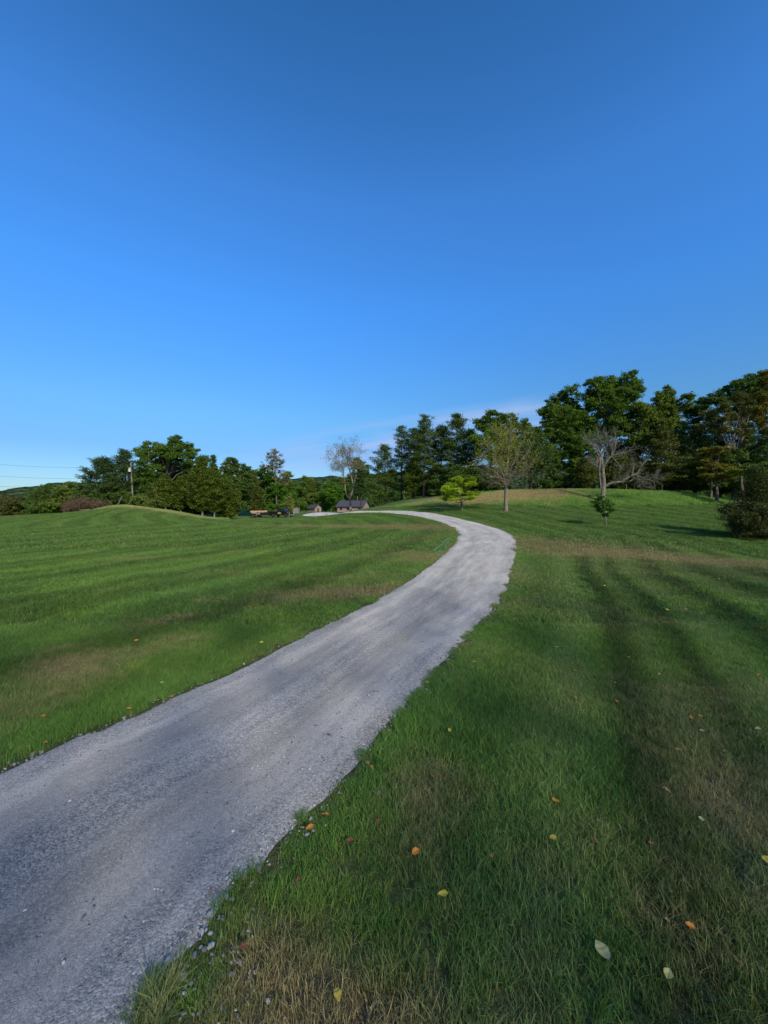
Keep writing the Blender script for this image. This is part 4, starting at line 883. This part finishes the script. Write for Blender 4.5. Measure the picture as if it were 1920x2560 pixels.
# --- sapling in front of the truck
broad('sapling', 'slender pale-leaved sapling on a thin stem in front of the black truck', 723, 61, [(722,1246,4,4),(718,1252,5,4),(727,1252,4,4),(723,1258,6,5),(715,1260,5,4),(730,1262,4,4),(721,1266,6,4),(729,1269,5,3),(724,1274,5,4),(712,1268,3,3),(731,1256,3,3),(723,1280,4,3)], PALEG, 173, .045, 1.0, .07, .2, 22, bark=BARK_LT, fork=.35)
# --- spruce bush at the right edge
conifer('spruce_tree', 'spruce with a tall thin leader rising from a wide bush at the right edge', 1893, 25.5, 1172, 62, DARKB, 174, 'spruce', .0, .05, bark=BARK_LT, size=.055, dens=5.0, prof=([0, .25, .5, .72, .80, .86, 1], [1.0, .95, .62, .26, .12, .02, .01]))
broad('bush', 'wide dark bush with reddish twigs left of the leader spruce, right edge of the lawn', 1850, 24.5, L5(Z5, (1400,1050,50,40),(1460,1020,55,45),(1380,1100,40,35),(1430,1120,60,50),(1500,1090,70,60),(1480,1170,70,40),(1560,1150,80,60),(1640,1150,80,70),(1550,1060,60,60),(1640,1050,70,70),(1700,1100,80,100)), DARKB, 175, .05, 1.0, .06, .22, 30, cat='bush', fork=.2)
# --- brush pile
def brush():
    rng = np.random.default_rng(180); b = base(212, 66); root = empty('brush_pile', b, 'pile of reddish-brown cut branches at the left end of the clump', 'brush pile'); mb = MB(); ends = []
    for k in range(150):
        c = rng.choice([185, 195, 205, 228, 240, 252]); rr = {185: 1.4, 195: 2.3, 205: 1.9, 228: 1.4, 240: 1.3, 252: 1.1}[int(c)]; Y = 65+rng.normal()*1.2; p = base(c+rng.normal()*4, Y)
        d = rng.normal(size=3); d[2] = abs(d[2])*.9+.35; twigs(mb, p, d, rr*.55, .035, 2, rng, ends, .5, (2, 3), 4, .05, .012)
    mb.build('branches', m_plain('reddish_sticks', (.13, .088, .065), .9, var=.5), root, b)
    E = np.repeat(np.array(ends), 7, 0); E = E+rng.normal(size=E.shape)*.2
    crown_mesh(root, diamonds(E, rng.uniform(.08, .16, len(E)), rng, .3), rng.random(len(E)), BRUSH, 'dead_leaves')
    mb = MB()
    for q in range(4): a = base(200+q*6, 63.2); mb.tube([a+np.array([0, 0, .15]), a+np.array([1.3, .2, .25])], [.1, .08], 8)
    mb.build('log', BARK_LT, root, b)
brush()
# unseen trees added behind the viewpoint to shade the near lawn and road
def shade(x, y, h, rx, n, seed, lb):
    rng = np.random.default_rng(seed); root = empty('shade_tree', (x, y, 0), lb, 'tree', 'trees standing behind the viewpoint')
    g = rng.normal(size=(n, 3)); g /= np.linalg.norm(g, axis=1)[:, None]; g *= (rng.random(n)**.42)[:, None]
    P_ = np.array([x, y, h*.58])+g*np.array([rx, rx*.8, h*.42]); V = diamonds(P_, .16*rng.uniform(.7, 1.3, n), rng)
    crown_mesh(root, V, rng.random(n), OAK)
    mb = MB(); limb(mb, (x, y, -.1), (x, y, h*.8), .35, .06, rng, 8, .02, 8)
    for q in range(26): z = rng.uniform(.3, .8)*h; a = rng.random()*6.28; limb(mb, (x, y, z*.8), (x+rx*.7*math.cos(a), y+rx*.5*math.sin(a), z+1), .07, .02, rng, 5, .1, 4)
    mb.build('trunk', BARK, root, (x, y, 0))
for i, (x, y, h, rx) in enumerate([(-3, -28, 23, 9.5), (8, -30, 25, 9.5), (19, -29, 24, 9.5), (30, -27, 24, 9.5), (42, -25, 22, 9.5), (-14, -29, 20, 9)]):
    shade(x, y, h, rx, 12500, 310+i, ['leafy tree behind the viewpoint, beside the road', 'tallest leafy tree behind the viewpoint', 'leafy tree behind the viewpoint on the right lawn', 'leafy tree second from the right behind the viewpoint', 'leafy tree farthest right behind the viewpoint', 'lower leafy tree left of the road behind the viewpoint'][i])

# ------------------------------------------------------------------ utility pole, wires, leaning guy post
GALV = m_plain('galvanised', (.55, .57, .60), .5, .3, var=.15)
CABLE = m_plain('black_cable', (.03, .03, .035), .6, var=.1)
def pole():
    Y = 75.5; b = base(333, Y); top = W(327, 1156, Y); root = empty('utility_pole', b, 'weathered pale utility pole with a grey transformer against the clump', 'utility pole')
    mb = MB(); d = top-b; mb.tube([b-np.array([0,0,.3]), b+d*.5, top], [.17, .15, .12], 10); mb.build('pole', POLEW, root, b)
    mb = MB(); c = W(324, 1174.5, Y-.5); mb.cyl(c, (0, 0, 1), .27, .38, 16); mb.cyl(c+np.array([0, 0, .41]), (0, 0, 1), .29, .03, 16); mb.build('transformer', GALV, root, b)
    mb = MB(); t = W(327, 1158, Y); mb.tube([t, t+np.array([.22, -.1, .12]), t+np.array([.4, -.1, .02])], [.035, .03, .05], 6); mb.build('bracket', GALV, root, b); mb = MB(); t = W(320, 1168, Y-.3); mb.tube([t+np.array([-.15, 0, .35]), t, t+np.array([.3, .2, -.1])], [.05, .03, .03], 6); mb.build('bracket', GALV, root, b)
    return top
ptop = pole()
for k, (r0, r1, lb) in enumerate([(1157, 1170, 'topmost overhead wire at the left edge of the photo'), (1187, 1197, 'middle overhead wire at the left edge of the photo'), (1216, 1216, 'lowest overhead wire above the far left ridge')]):
    a = W(-150, r0-8, 60); e = W(326, r1-2, 72); mb = MB(); pts = []
    for i in range(25):
        t = i/24; p = a*(1-t)+e*t; p[2] -= 1.1*math.sin(math.pi*t)*(0.5); pts.append(p)
    mb.tube(pts, [.015]*25, 5); o = mb.build('overhead_wire', CABLE); tag(o, lb, 'wire', 'overhead wires at the left')
mb = MB(); a = base(292, 60); e = W(304, 1241, 60); mb.tube([a-np.array([0,0,.1]), (a+e)/2+np.array([.04, 0, 0]), e], [.055, .05, .045], 8); tag(mb.build('leaning_post', POLEW), 'thin pale post leaning right on the mound left of the utility pole', 'post')

# ------------------------------------------------------------------ hose in the grass at the road bend
GREEN_P = m_plain('mint_strap', (.10, .42, .24), .45, var=.1)
mb = MB(); pts = []
for c, r_ in [(1103,1383),(1095,1383),(1083,1380),(1090,1376),(1100,1369),(1106,1361),(1112,1355),(1119,1351),(1125,1346),(1124,1351),(1119,1359),(1115,1367),(1110,1375)]:
    x, y, z = P(c, r_); pts.append(np.array([x, y, z+.07]))
pp = np.array(pts); tt = np.linspace(0, len(pp)-1, 60); sm = np.c_[[np.interp(tt, range(len(pp)), pp[:, i]) for i in range(3)]].T; sm = smooth(sm, 2)
mb.tube(list(sm), [.013]*60, 6); tag(mb.build('garden_hose', GREEN_P), 'mint green hose lying folded in the grass at the road bend', 'hose')

# ------------------------------------------------------------------ buildings
PINK = m_plain('pinkish_block_wall', (.30, .215, .185), .9, var=.12, scale=2)
ROOF = m_plain('slate_grey_shingles', (.065, .068, .082), .85, var=.25, scale=6)
TRIM = m_plain('dark_trim', (.06, .05, .05), .6, var=.1); GLASS = m_plain('dark_glass', (.02, .025, .03), .1, spec=.6, var=.05)
GREYW = m_plain('grey_boards', (.23, .215, .205), .85, var=.2, scale=6, stretch=(4, 4, .3)); REDT = m_plain('reddish_fascia', (.14, .05, .045), .7, var=.1)
def gable(root, L, D, hw, hr, over=.5):
    """walls with a ridge along x and a gable at each end"""
    mb = MB(); mb.add([(0,0,-1),(L,0,-1),(L,D,-1),(0,D,-1),(0,0,hw),(L,0,hw),(L,D,hw),(0,D,hw),(0,D/2,hw+hr),(L,D/2,hw+hr)],
        [(0,1,5,4),(1,2,6,9,5),(2,3,7,6),(3,0,4,8,7)]); mb.build('wall', PINK, root)
    s = hr/(D/2); mb = MB()
    for y0, y1, z0, z1 in ((-over, D/2, hw-over*s, hw+hr), (D+over, D/2, hw-over*s, hw+hr)):
        t = .14; mb.add([(-over,y0,z0+.03),(L+over,y0,z0+.03),(L+over,y1,z1+.03),(-over,y1,z1+.03),(-over,y0,z0+t),(L+over,y0,z0+t),(L+over,y1,z1+t),(-over,y1,z1+t)], [(0,1,2,3),(4,5,6,7),(0,1,5,4),(1,2,6,5),(2,3,7,6),(3,0,4,7)])
    rf_ = mb.build('roof', ROOF, root); mb = MB(); mb.box(-over, L+over, -over-.06, -over-.005, hw-over*s-.16, hw-over*s+.1); mb.build('gutter', TRIM, rf_)
def window(root, x0, x1, y, z0, z1, nm='window'):
    mb = MB(); e = .07
    for q in ((x0-e, x1+e, z1, z1+e), (x0-e, x1+e, z0-e, z0), (x0-e, x0, z0, z1), (x1, x1+e, z0, z1), ((x0+x1)/2-.03, (x0+x1)/2+.03, z0, z1)): mb.box(q[0], q[1], y-.05, y-.004, q[2], q[3])
    f = mb.build(nm, TRIM, root); mb = MB(); mb.box(x0, x1, y-.02, y-.003, z0, z1); mb.build('pane', GLASS, f)
Yh = 150
hb = W(843, 1281, Yh); hs = empty('pink_house', (hb[0], hb[1], -.75), 'low pinkish house with a slate-grey gabled roof beyond the road', 'house', rz=R(-14))
gable(hs, 10.6, 8.5, 2.5, 2.1, .6); window(hs, 4.0, 5.0, 0, .9, 1.9); window(hs, 1.2, 2.0, 0, 1.0, 1.8)
mb = MB(); mb.box(8.6, 9.5, -.05, -.004, -.1, 1.95); dd = mb.build('door', TRIM, hs)
sb = W(781, 1281, 165); sh = empty('garden_shed', (sb[0]-2.0, sb[1], -.9), 'small pink and grey garden shed with a dark roof, left of the round maple', 'shed', rz=R(-38))
gable(sh, 4.6, 3.6, 1.9, 1.3, .45)
mb = MB(); mb.box(4.604, 4.66, 1.25, 2.25, 0, 1.7); mb.build('door', TRIM, sh); mb = MB(); mb.box(-.46, 5.06, -.47, -.43, 1.45, 1.62); mb.build('fascia', REDT, sh)
ub = W(731.5, 1283, 120); ut = empty('utility_shed', (ub[0], ub[1], float(ter(ub[0], ub[1]))-.05), 'plain grey board shed just right of the black truck', 'shed', rz=R(-6))
mb = MB()
for k in range(8): mb.box(k*.21, k*.21+.2, -.02, .0, 0, 1.75)
mb.box(0, 1.68, .002, 1.6, 0, 1.72); mb.build('wall', GREYW, ut); mb = MB(); mb.add([(-.08,-.12,1.78),(1.76,-.12,1.84),(1.76,1.7,1.84),(-.08,1.7,1.78),(-.08,-.12,1.84),(1.76,-.12,1.9),(1.76,1.7,1.9),(-.08,1.7,1.84)], [(0,3,2,1),(4,5,6,7),(0,1,5,4),(1,2,6,5),(2,3,7,6),(3,0,4,7)]); mb.build('roof', GREYW, ut)

# ------------------------------------------------------------------ pickup and dump trailer
BLACK = m_plain('black_paint', (.012, .012, .015), .25, var=.1, coat=.6, spec=.5); RUB = m_plain('tyre_rubber', (.02, .02, .02), .85, var=.2); RIM = m_plain('dull_wheel_rim', (.13, .13, .135), .4, .6, var=.1)
WOOD = m_plain('raw_plywood', (.50, .33, .20), .8, var=.2, scale=4, stretch=(.5, 1, 5)); GOLD = m_plain('gold_decal', (.55, .45, .14), .5, var=.05); WH = m_plain('white_decal', (.75, .74, .70), .6, var=.03)
CHR = m_plain('bright_metal', (.6, .6, .6), .25, .9, var=.05); STEEL = m_plain('black_steel', (.018, .018, .02), .5, var=.2); PINKR = m_plain('worn_pinkish_rail', (.30, .18, .17), .6, var=.3)
def wheel(root, x, y, z, r_, s=1):
    mb = MB(); n = 24; pr = [(r_*.62, -.12), (r_*.95, -.125), (r_, -.08), (r_, .08), (r_*.95, .125), (r_*.62, .12)]
    V = [(x+q*math.cos(6.2832*i/n), y+w, z+q*math.sin(6.2832*i/n)) for i in range(n) for q, w in pr]; k = len(pr)
    mb.add(V, [(i*k+j, i*k+j+1, ((i+1) % n)*k+j+1, ((i+1) % n)*k+j) for i in range(n) for j in range(k-1)])
    w_ = mb.build('wheel', RUB, root, smooth_=True)
    mb = MB(); mb.cyl((x, y, z), (0, 1, 0), r_*.62, .09, 20); 
    for q in range(6): a = q*1.0472; mb.tube([(x, y+s*.1, z), (x+r_*.55*math.cos(a), y+s*.1, z+r_*.55*math.sin(a))], [.035, .05], 5)
    mb.build('rim', RIM, w_)
def truck():
    Y = 88; a = base(706, Y); t = empty('pickup_truck', a+np.array([0, 0, .02]), 'black crew-cab pickup with a gold door emblem parked on the lawn', 'truck', rz=R(-24))
    # x forward, y to its left; seen from its right side
    mb = MB(); mb.prism([(-3.0,.62),(-3.0,1.32),(-.98,1.32),(-.95,1.32),(-.95,1.3),(1.15,1.28),(1.3,1.27),(2.35,1.2),(2.55,1.08),(2.62,.8),(2.6,.5),(2.15,.48),(1.9,.5),(1.15,.48),(-1.35,.48),(-2.4,.5)], -.97, .97)
    body = mb.build('body', BLACK, t)
    mb = MB(); pr = [(-.95,1.28),(-.88,1.92),(-.6,1.99),(.55,1.99),(.75,1.93),(1.35,1.28)]; n = len(pr)
    V = [(x, -.93+.17*(z-1.28)/.7, z) for x, z in pr]+[(x, .93-.17*(z-1.28)/.7, z) for x, z in pr]
    mb.add(V, [tuple(range(n)), tuple(range(2*n-1, n-1, -1))]+[(i, i+n, (i+1) % n+n, (i+1) % n) for i in range(n)]); mb.build('cab', BLACK, t)
    for s in (-1, 1):
        for x0, x1, x2, x3 in ((-.8, -.02, -.02, -.74), (.08, 1.1, .62, .08)):
            yy = lambda z: s*(.937-.17*(z-1.28)/.7); mb = MB(); mb.add([(x0, yy(1.34), 1.34), (x1, yy(1.34), 1.34), (x2, yy(1.88), 1.88), (x3, yy(1.88), 1.88)], [(0, 1, 2, 3)]); mb.build('side_window', GLASS, t)
        for x0, x1 in ((-.9, .02), (.06, 1.05)):
            mb = MB(); mb.box(x0, x1, min(s*.97, s*.985), max(s*.97, s*.985), .58, 1.26); d = mb.build('door', BLACK, t)
            mb = MB(); mb.box(x0+.08, x0+.25, min(s*.99, s*1.01), max(s*.99, s*1.01), 1.1, 1.14); mb.build('handle', CHR, d)
            if x0 > 0 or s > 0: continue
        mb = MB(); mb.box(1.0, 1.12, min(s*.98, s*1.2), max(s*.98, s*1.2), 1.3, 1.52); mb.build('side_mirror', BLACK, t)
        mb = MB(); mb.box(2.5, 2.64, min(s*.62, s*.93), max(s*.62, s*.93), .86, 1.06); mb.build('headlight', m_head, t)
        for x in (-1.95, 1.7):
            wheel(t, x, s*.9, .42, .42, s)
            mb = MB(); pts = [(x+.52*math.cos(q), s*.985, .44+.5*math.sin(q)) for q in np.linspace(0, math.pi, 13)]; mb.tube(pts, [.05]*13, 5); mb.build('fender_flare', BLACK, t)
    mb = MB(); mb.add([(.86,-.72,1.90),(.86,.72,1.90),(1.36,.86,1.33),(1.36,-.86,1.33)], [(0, 1, 2, 3)]); mb.build('windscreen', GLASS, t)
    mb = MB(); mb.box(2.6, 2.75, -.95, .95, .42, .68); mb.build('front_bumper', CHR, t); mb = MB(); mb.box(2.58, 2.66, -.6, .6, .72, 1.06); mb.build('grille', STEEL, t)
    mb = MB(); mb.box(-3.1, -3.0, -.9, .9, .5, .68); mb.build('rear_bumper', CHR, t)
    mb = MB(); y = -.992
    for x0, x1, z0, z1 in ((-.55,.42,.78,.84),(-.5,-.3,.88,1.12),(-.26,-.12,.88,1.04),(-.08,.10,.88,1.2),(.14,.24,.88,1.02),(.27,.42,.88,1.08)): mb.box(x0, x1, y-.006, y, z0, z1)
    mb.add([(-.3,y-.003,1.1),(-.2,y-.003,1.22),(-.12,y-.003,1.02)], [(0,1,2)]); mb.build('door_emblem', GOLD, t)
    return t
m_head = m_plain('lamp_lens', (.5, .5, .5), .15, spec=.6, var=.05)
tk = truck()
def trailer():
    Y = 90.5; a = base(652, Y); t = empty('dump_trailer', a+np.array([0, 0, .02]), 'black dump trailer with raw wood sideboards and white writing behind the pickup', 'trailer', rz=R(-10))
    mb = MB(); mb.prism([(-2.15,.62),(-2.15,1.18),(2.05,1.18),(2.05,.62)], -.95, .95); 
    for x in np.linspace(-2.1, 2.0, 8): mb.box(x-.04, x+.04, -1.0, -.952, .6, 1.16)
    mb.build('bed', STEEL, t)
    mb = MB(); mb.box(-2.15, .35, -1.0, -.955, 1.185, 1.60); mb.build('sideboard', WOOD, t); mb = MB(); mb.box(-2.1, .3, .955, 1.0, 1.185, 1.6); mb.build('sideboard', WOOD, t)
    mb = MB(); mb.box(.38, 2.05, -.99, -.95, 1.25, 1.56); mb.build('sideboard', WOOD, t); mb = MB(); mb.box(1.55, 2.1, -1.03, -.992, 1.28, 1.68); mb.build('sideboard', WOOD, t)
    mb = MB(); mb.box(-2.2, 2.3, -.7, .7, .45, .58); mb.tube([(2.3, -.6, .5), (3.6, 0, .5)], [.06, .06], 6); mb.tube([(2.3, .6, .5), (3.6, 0, .5)], [.06, .06], 6); mb.build('frame', STEEL, t)
    mb = MB(); mb.box(.2, 2.25, -.78, -.72, .44, .56); mb.build('side_rail', PINKR, t)
    for s in (-1, 1):
        for x in (-1.45, -.62): wheel(t, x, s*.9, .36, .36, s)
        mb = MB(); mb.tube([(-2.0, s*.98, .6), (-1.8, s*.98, .8), (-.3, s*.98, .8), (-.1, s*.98, .6)], [.04]*4, 5); mb.build('mudguard', STEEL, t)
    mb = MB(); y = -1.012
    strokes = [[(-1.75,.9),(-1.7,1.12),(-1.5,1.13)],[(-1.72,1.02),(-1.56,1.03)],[(-1.4,.95),(-1.38,1.12),(-1.2,1.1),(-1.25,1.0),(-1.38,1.0)],[(-1.15,1.08),(-1.05,.96),(-.95,1.08),(-1.05,1.12),(-1.14,1.05)],[(-.9,.95),(-.85,1.1),(-.7,1.08)],[(-.62,1.12),(-.6,.95)],
               [(-.75,.72),(-.6,.7),(-.52,.95)],[(-.42,.9),(-.38,.76),(-.25,.78),(-.22,.92)],[(-.1,.78),(-.05,1.0)],[(.0,.78),(.04,.94),(.12,.78)],[(.2,1.05),(.22,.78),(.36,.9)]]
    for st in strokes:
        for (x0, z0), (x1, z1) in zip(st[:-1], st[1:]):
            dx, dz = x1-x0, z1-z0; L = math.hypot(dx, dz); nx, nz = -dz/L*.032, dx/L*.032
            mb.add([(x0+nx, y, z0+nz), (x1+nx, y, z1+nz), (x1-nx, y, z1-nz), (x0-nx, y, z0-nz)], [(0, 1, 2, 3)])
    mb.build('white_lettering', WH, t)
trailer()

# ------------------------------------------------------------------ fallen leaves, each its own object
LC = {'orange': (.66, .24, .025), 'yellow': (.64, .46, .05), 'pale': (.50, .45, .17), 'rust': (.26, .085, .03), 'tan': (.36, .22, .09)}
LM = {k: m_plain(k+'_leaf', v, .55, var=.25, scale=40) for k, v in LC.items()}
def leaf_mesh(seed, mt):
    r = np.random.default_rng(seed); n = 9; w = r.uniform(.24, .38); curl = r.choice([-1.0, -.6, .7, 1.1]); V = []; 
    for i in range(n):
        t = i/(n-1); hw = w*math.sin(math.pi*t**.85)**.8*(1+.08*r.normal()); x = t-.5; z = curl*.35*(t-.5)**2+.02*r.normal()
        V += [(x, -hw, z+.35*hw*abs(curl)), (x, 0, z), (x, hw, z+.3*hw)]
    f = [(i*3+j, (i+1)*3+j, (i+1)*3+j+1, i*3+j+1) for i in range(n-1) for j in range(2)]
    b = len(V); V += [(-.5, -.012, V[1][2]), (-.5, .012, V[1][2]), (-.78, .03, V[1][2]+.03)]; f.append((b, b+1, b+2))
    me = bpy.data.meshes.new('fallen_leaf'); me.from_pydata([tuple(map(float, v)) for v in V], [], f); me.materials.append(mt); me.update(); return me
LMESH = {k: [leaf_mesh(hash_, LM[k]) for hash_ in (i*7+len(k) for i in range(3))] for k in LC}
B2, B1, B4, B3 = (960, 1900, .5787), (0, 1900, .5787), (960, 1240, .5787), (0, 1240, .5787)
leaves = [(B2,918,832,'pale',1.75,'large pale cream leaf, biggest on the foreground grass'),(B2,132,403,'orange',1.1,0),(B2,456,413,'orange',1,0),(B2,724,180,'orange',1.1,0),(B2,713,340,'yellow',.9,0),(B2,883,353,'rust',.9,0),(B2,1125,365,'rust',.9,0),
 (B2,1190,130,'tan',1.2,0),(B2,1338,260,'pale',.9,0),(B2,1630,450,'yellow',1.7,'large curled yellow leaf at the right edge of the foreground'),(B2,248,585,'yellow',1.2,0),(B2,1290,722,'orange',.9,0),(B2,1190,692,'tan',.7,0),(B2,1490,88,'rust',.9,0),(B2,950,127,'rust',.7,0),(B2,1197,930,'pale',1,0),
 (B1,1411,237,'orange',1.2,'bright orange leaf at the road edge, upper of two'),(B1,1346,297,'orange',1.2,'bright orange leaf at the road edge, lower of two'),(B1,1516,354,'rust',1,0),(B1,1608,32,'orange',1,0),(B1,1590,14,'tan',.8,0),(B1,1638,142,'tan',1,0),(B1,1635,268,'rust',.8,0),(B1,1297,522,'rust',.8,0),
 (B1,912,603,'orange',.55,'small amber leaf lying on the nearest stretch of road'),(B1,1463,1018,'yellow',1.2,'yellow leaf at the bottom of the grass, nearest the viewer'),(B1,1067,815,'rust',.9,'dark red-brown leaf on the worn ground by the road edge'),
 (B4,188,820,'orange',1,0),(B4,380,717,'yellow',1,0),(B4,783,685,'tan',1.1,0),(B4,805,757,'orange',1,0),(B4,652,757,'rust',1,0),(B4,975,808,'orange',1.1,0),(B4,982,888,'orange',1,0),(B4,1012,918,'rust',.8,0),(B4,805,870,'tan',1,0),(B4,1160,770,'yellow',1.1,0),(B4,1195,493,'yellow',1.3,0),(B4,990,460,'yellow',1.2,0),
 (B4,930,388,'yellow',1.2,0),(B4,800,352,'pale',1.2,0),(B4,1580,776,'orange',1.2,0),(B4,1618,450,'yellow',1.4,0),(B4,1490,455,'yellow',1.2,0),(B4,1413,358,'yellow',1.3,0),(B4,1510,598,'tan',1.1,0),(B4,1560,628,'yellow',1.1,0),(B4,1295,960,'orange',1,0),(B4,1333,953,'tan',.8,0),(B4,1340,1018,'pale',.9,0),(B4,1575,1008,'pale',1,0),
 (B4,1240,1098,'tan',1.1,0),(B4,1440,1105,'tan',1.1,0),(B4,275,1015,'yellow',.9,0),(B4,90,632,'pale',1,'cream leaf on the middle of the road'),(B4,1637,862,'tan',1,0),(B4,320,858,'rust',1,0),(B4,727,655,'yellow',1,0),(B4,1030,697,'yellow',.9,0),(B4,1270,490,'pale',1.2,0),
 (B3,615,627,'orange',1.2,0),(B3,723,810,'pale',1.1,0),(B3,738,883,'orange',1.2,0),(B3,585,922,'orange',1.2,0),(B3,222,954,'orange',1.2,0),(B3,233,1068,'orange',1,0),(B3,1228,880,'tan',.8,0),(B3,1423,1050,'tan',.8,0),(B3,1142,635,'yellow',1,0),(B3,737,424,'pale',1.2,0),(B3,20,905,'orange',1,0),(B3,1480,550,'orange',.8,0)]
rl = np.random.default_rng(190)
for (zz_, x, y, c, s, lb) in leaves:
    col, row = zz_[0]+x*zz_[2], zz_[1]+y*zz_[2]; X, Yy, Z = P(col, row); on = float(road_sd([X], [Yy])[0])
    lift = .048 if on > 0 else .035
    me = LMESH[c][rl.integers(0, 3)]; o = bpy.data.objects.new('fallen_leaf', me); COL.objects.link(o)
    o.location = (X, Yy-lift*Yy/H*.9 if on > 0 else Yy, Z+lift); sc = .040*s*(1+.0*Yy)*(1.0 if Yy < 4 else 1.25); o.scale = (sc, sc, sc)
    o.rotation_euler = (rl.normal()*.14, rl.normal()*.14, rl.random()*6.28)
    if lb and 'cream leaf, biggest' in lb: o.rotation_euler = (.1, 0, 1.75)
    where = 'on the road' if on < -.05 else 'on the left lawn' if col < 960 and row < 1900 and zz_ is B3 else 'along the right road edge' if on < .35 else 'on the near right lawn' if Yy < 3.2 else 'on the right lawn farther back'
    cn = {'orange': 'orange', 'yellow': 'yellow', 'pale': 'pale cream', 'rust': 'rusty brown', 'tan': 'tan'}[c]
    tag(o, lb or f'small {cn} fallen leaf lying {where}', 'leaf', f'{cn} fallen leaves {where}')
# longer tuft at the bottom road edge
x, y, z = P(385, 2525); tuft = [blades_proto('long_tuft', 90, .05, .08, .17, .005, 400+i, M_BLADE_N, 1.1) for i in range(1)]
ng = 5; r = np.random.default_rng(401)
scatter('long_grass', np.array([[x+r.normal()*.035, y+r.normal()*.05, z] for _ in range(ng)]), {'dry': np.full(ng, .75), 'lane': np.zeros(ng), 'rd': np.zeros(ng), 'rot': r.random(ng)*6, 'scl': r.uniform(.45, .7, ng), 'kind': np.zeros(ng), 'tx': r.normal(size=ng)*.2, 'ty': r.normal(size=ng)*.2}, tuft, 'longer dry grass tuft overhanging the road edge at the bottom')

# ------------------------------------------------------------------ light, sky, camera
wd_ = bpy.data.worlds.new('World'); scene.world = wd_; wd_.use_nodes = True; nt = wd_.node_tree; nt.nodes.clear()
out = nt.nodes.new('ShaderNodeOutputWorld'); bg = nt.nodes.new('ShaderNodeBackground'); sky = nt.nodes.new('ShaderNodeTexSky')
sky.sky_type = 'NISHITA'; sky.sun_disc = False; sky.sun_elevation = SUN_EL; sky.sun_rotation = SUN_AZ; sky.air_density = 1.0; sky.dust_density = .4; sky.ozone_density = 2.5; sky.altitude = 200
hs_ = nt.nodes.new('ShaderNodeHueSaturation'); hs_.inputs['Saturation'].default_value = 1.12; nt.links.new(sky.outputs[0], hs_.inputs['Color'])
# thin pale cloud low over the pines
tc = nt.nodes.new('ShaderNodeTexCoord').outputs['Generated']; sp_ = nt.nodes.new('ShaderNodeSeparateXYZ'); nt.links.new(tc, sp_.inputs[0])
ez = math_(nt, 'DIVIDE', sp_.outputs[2], sp_.outputs[1]); ex = math_(nt, 'DIVIDE', sp_.outputs[0], sp_.outputs[1])
ez2 = math_(nt, 'ADD', ez, math_(nt, 'MULTIPLY', ex, -.16)); cb = nt.nodes.new('ShaderNodeCombineXYZ'); nt.links.new(math_(nt, 'MULTIPLY', ex, 2.0), cb.inputs[0]); nt.links.new(math_(nt, 'MULTIPLY', ez2, 22), cb.inputs[1])
cn_ = noise(nt, cb.outputs[0], 1.3, 5, .6, .3)
band = math_(nt, 'MULTIPLY', maprange(nt, ez2, .08, .15, 0, 1), maprange(nt, ez2, .235, .19, 0, 1)); win = math_(nt, 'MULTIPLY', maprange(nt, ex, -.45, -.05, 0, 1), maprange(nt, ex, .55, .35, 0, 1))
fwd = math_(nt, 'GREATER_THAN', sp_.outputs[1], .05)
cf = math_(nt, 'MULTIPLY', math_(nt, 'MULTIPLY', math_(nt, 'MULTIPLY', band, win), fwd), maprange(nt, cn_, .33, .6, 0, .75))
tint = ramp(nt, sp_.outputs[2], [(0, (.50/2.5, .68/2.5, .92/2.5)), (.13, (.49/2.5, .73/2.5, 1.0/2.5)), (.22, (.64/2.5, 1.02/2.5, 1.22/2.5)), (.455, (.68/2.5, 1.45/2.5, 2.1/2.5)), (.62, (.78/2.5, 1.55/2.5, 2.2/2.5)), (.8, (.55/2.5, 1.25/2.5, 1.7/2.5))])
tint = mixc(nt, maprange(nt, sp_.outputs[1], .35, -.35, 0, 1), tint, (1.05/2.5, 1.12/2.5, 1.32/2.5))     # towards the sun the sky is whiter
vm_ = nt.nodes.new('ShaderNodeVectorMath'); vm_.operation = 'MULTIPLY'; nt.links.new(hs_.outputs[0], vm_.inputs[0]); nt.links.new(tint, vm_.inputs[1])
vs2 = nt.nodes.new('ShaderNodeVectorMath'); vs2.operation = 'SCALE'; nt.links.new(vm_.outputs[0], vs2.inputs[0]); vs2.inputs['Scale'].default_value = 2.5
csky = mixc(nt, cf, vs2.outputs[0], (3.6, 4.6, 7.4))
nt.links.new(csky, bg.inputs[0]); bg.inputs[1].default_value = .12; nt.links.new(bg.outputs[0], out.inputs[0])
sl = bpy.data.lights.new('sun', 'SUN'); sl.energy = 4.0; sl.angle = R(.9); sl.color = (1, .90, .74); so = bpy.data.objects.new('sun', sl); COL.objects.link(so)
sdv = Vector((math.sin(SUN_AZ)*math.cos(SUN_EL), math.cos(SUN_AZ)*math.cos(SUN_EL), math.sin(SUN_EL))); so.rotation_euler = sdv.to_track_quat('Z', 'Y').to_euler()
cam = bpy.data.cameras.new('camera'); co = bpy.data.objects.new('camera', cam); COL.objects.link(co); co.location = (0, 0, H); co.rotation_euler = (R(90), 0, 0)
cam.sensor_fit = 'HORIZONTAL'; cam.sensor_width = 36; cam.lens = F/1920*36; cam.shift_y = (HY-1280)/1920; cam.clip_start = .05; cam.clip_end = 5000
scene.camera = co
vs_ = scene.view_settings; vs_.view_transform = 'Standard'; vs_.look = 'None'; vs_.exposure = 0; vs_.gamma = 1
scene.render.resolution_x, scene.render.resolution_y = 768, 1024
try:
    scene.cycles.max_bounces = 6; scene.cycles.diffuse_bounces = 3; scene.cycles.transmission_bounces = 3; scene.cycles.use_denoising = True; scene.cycles.sample_clamp_indirect = 4
except Exception: pass
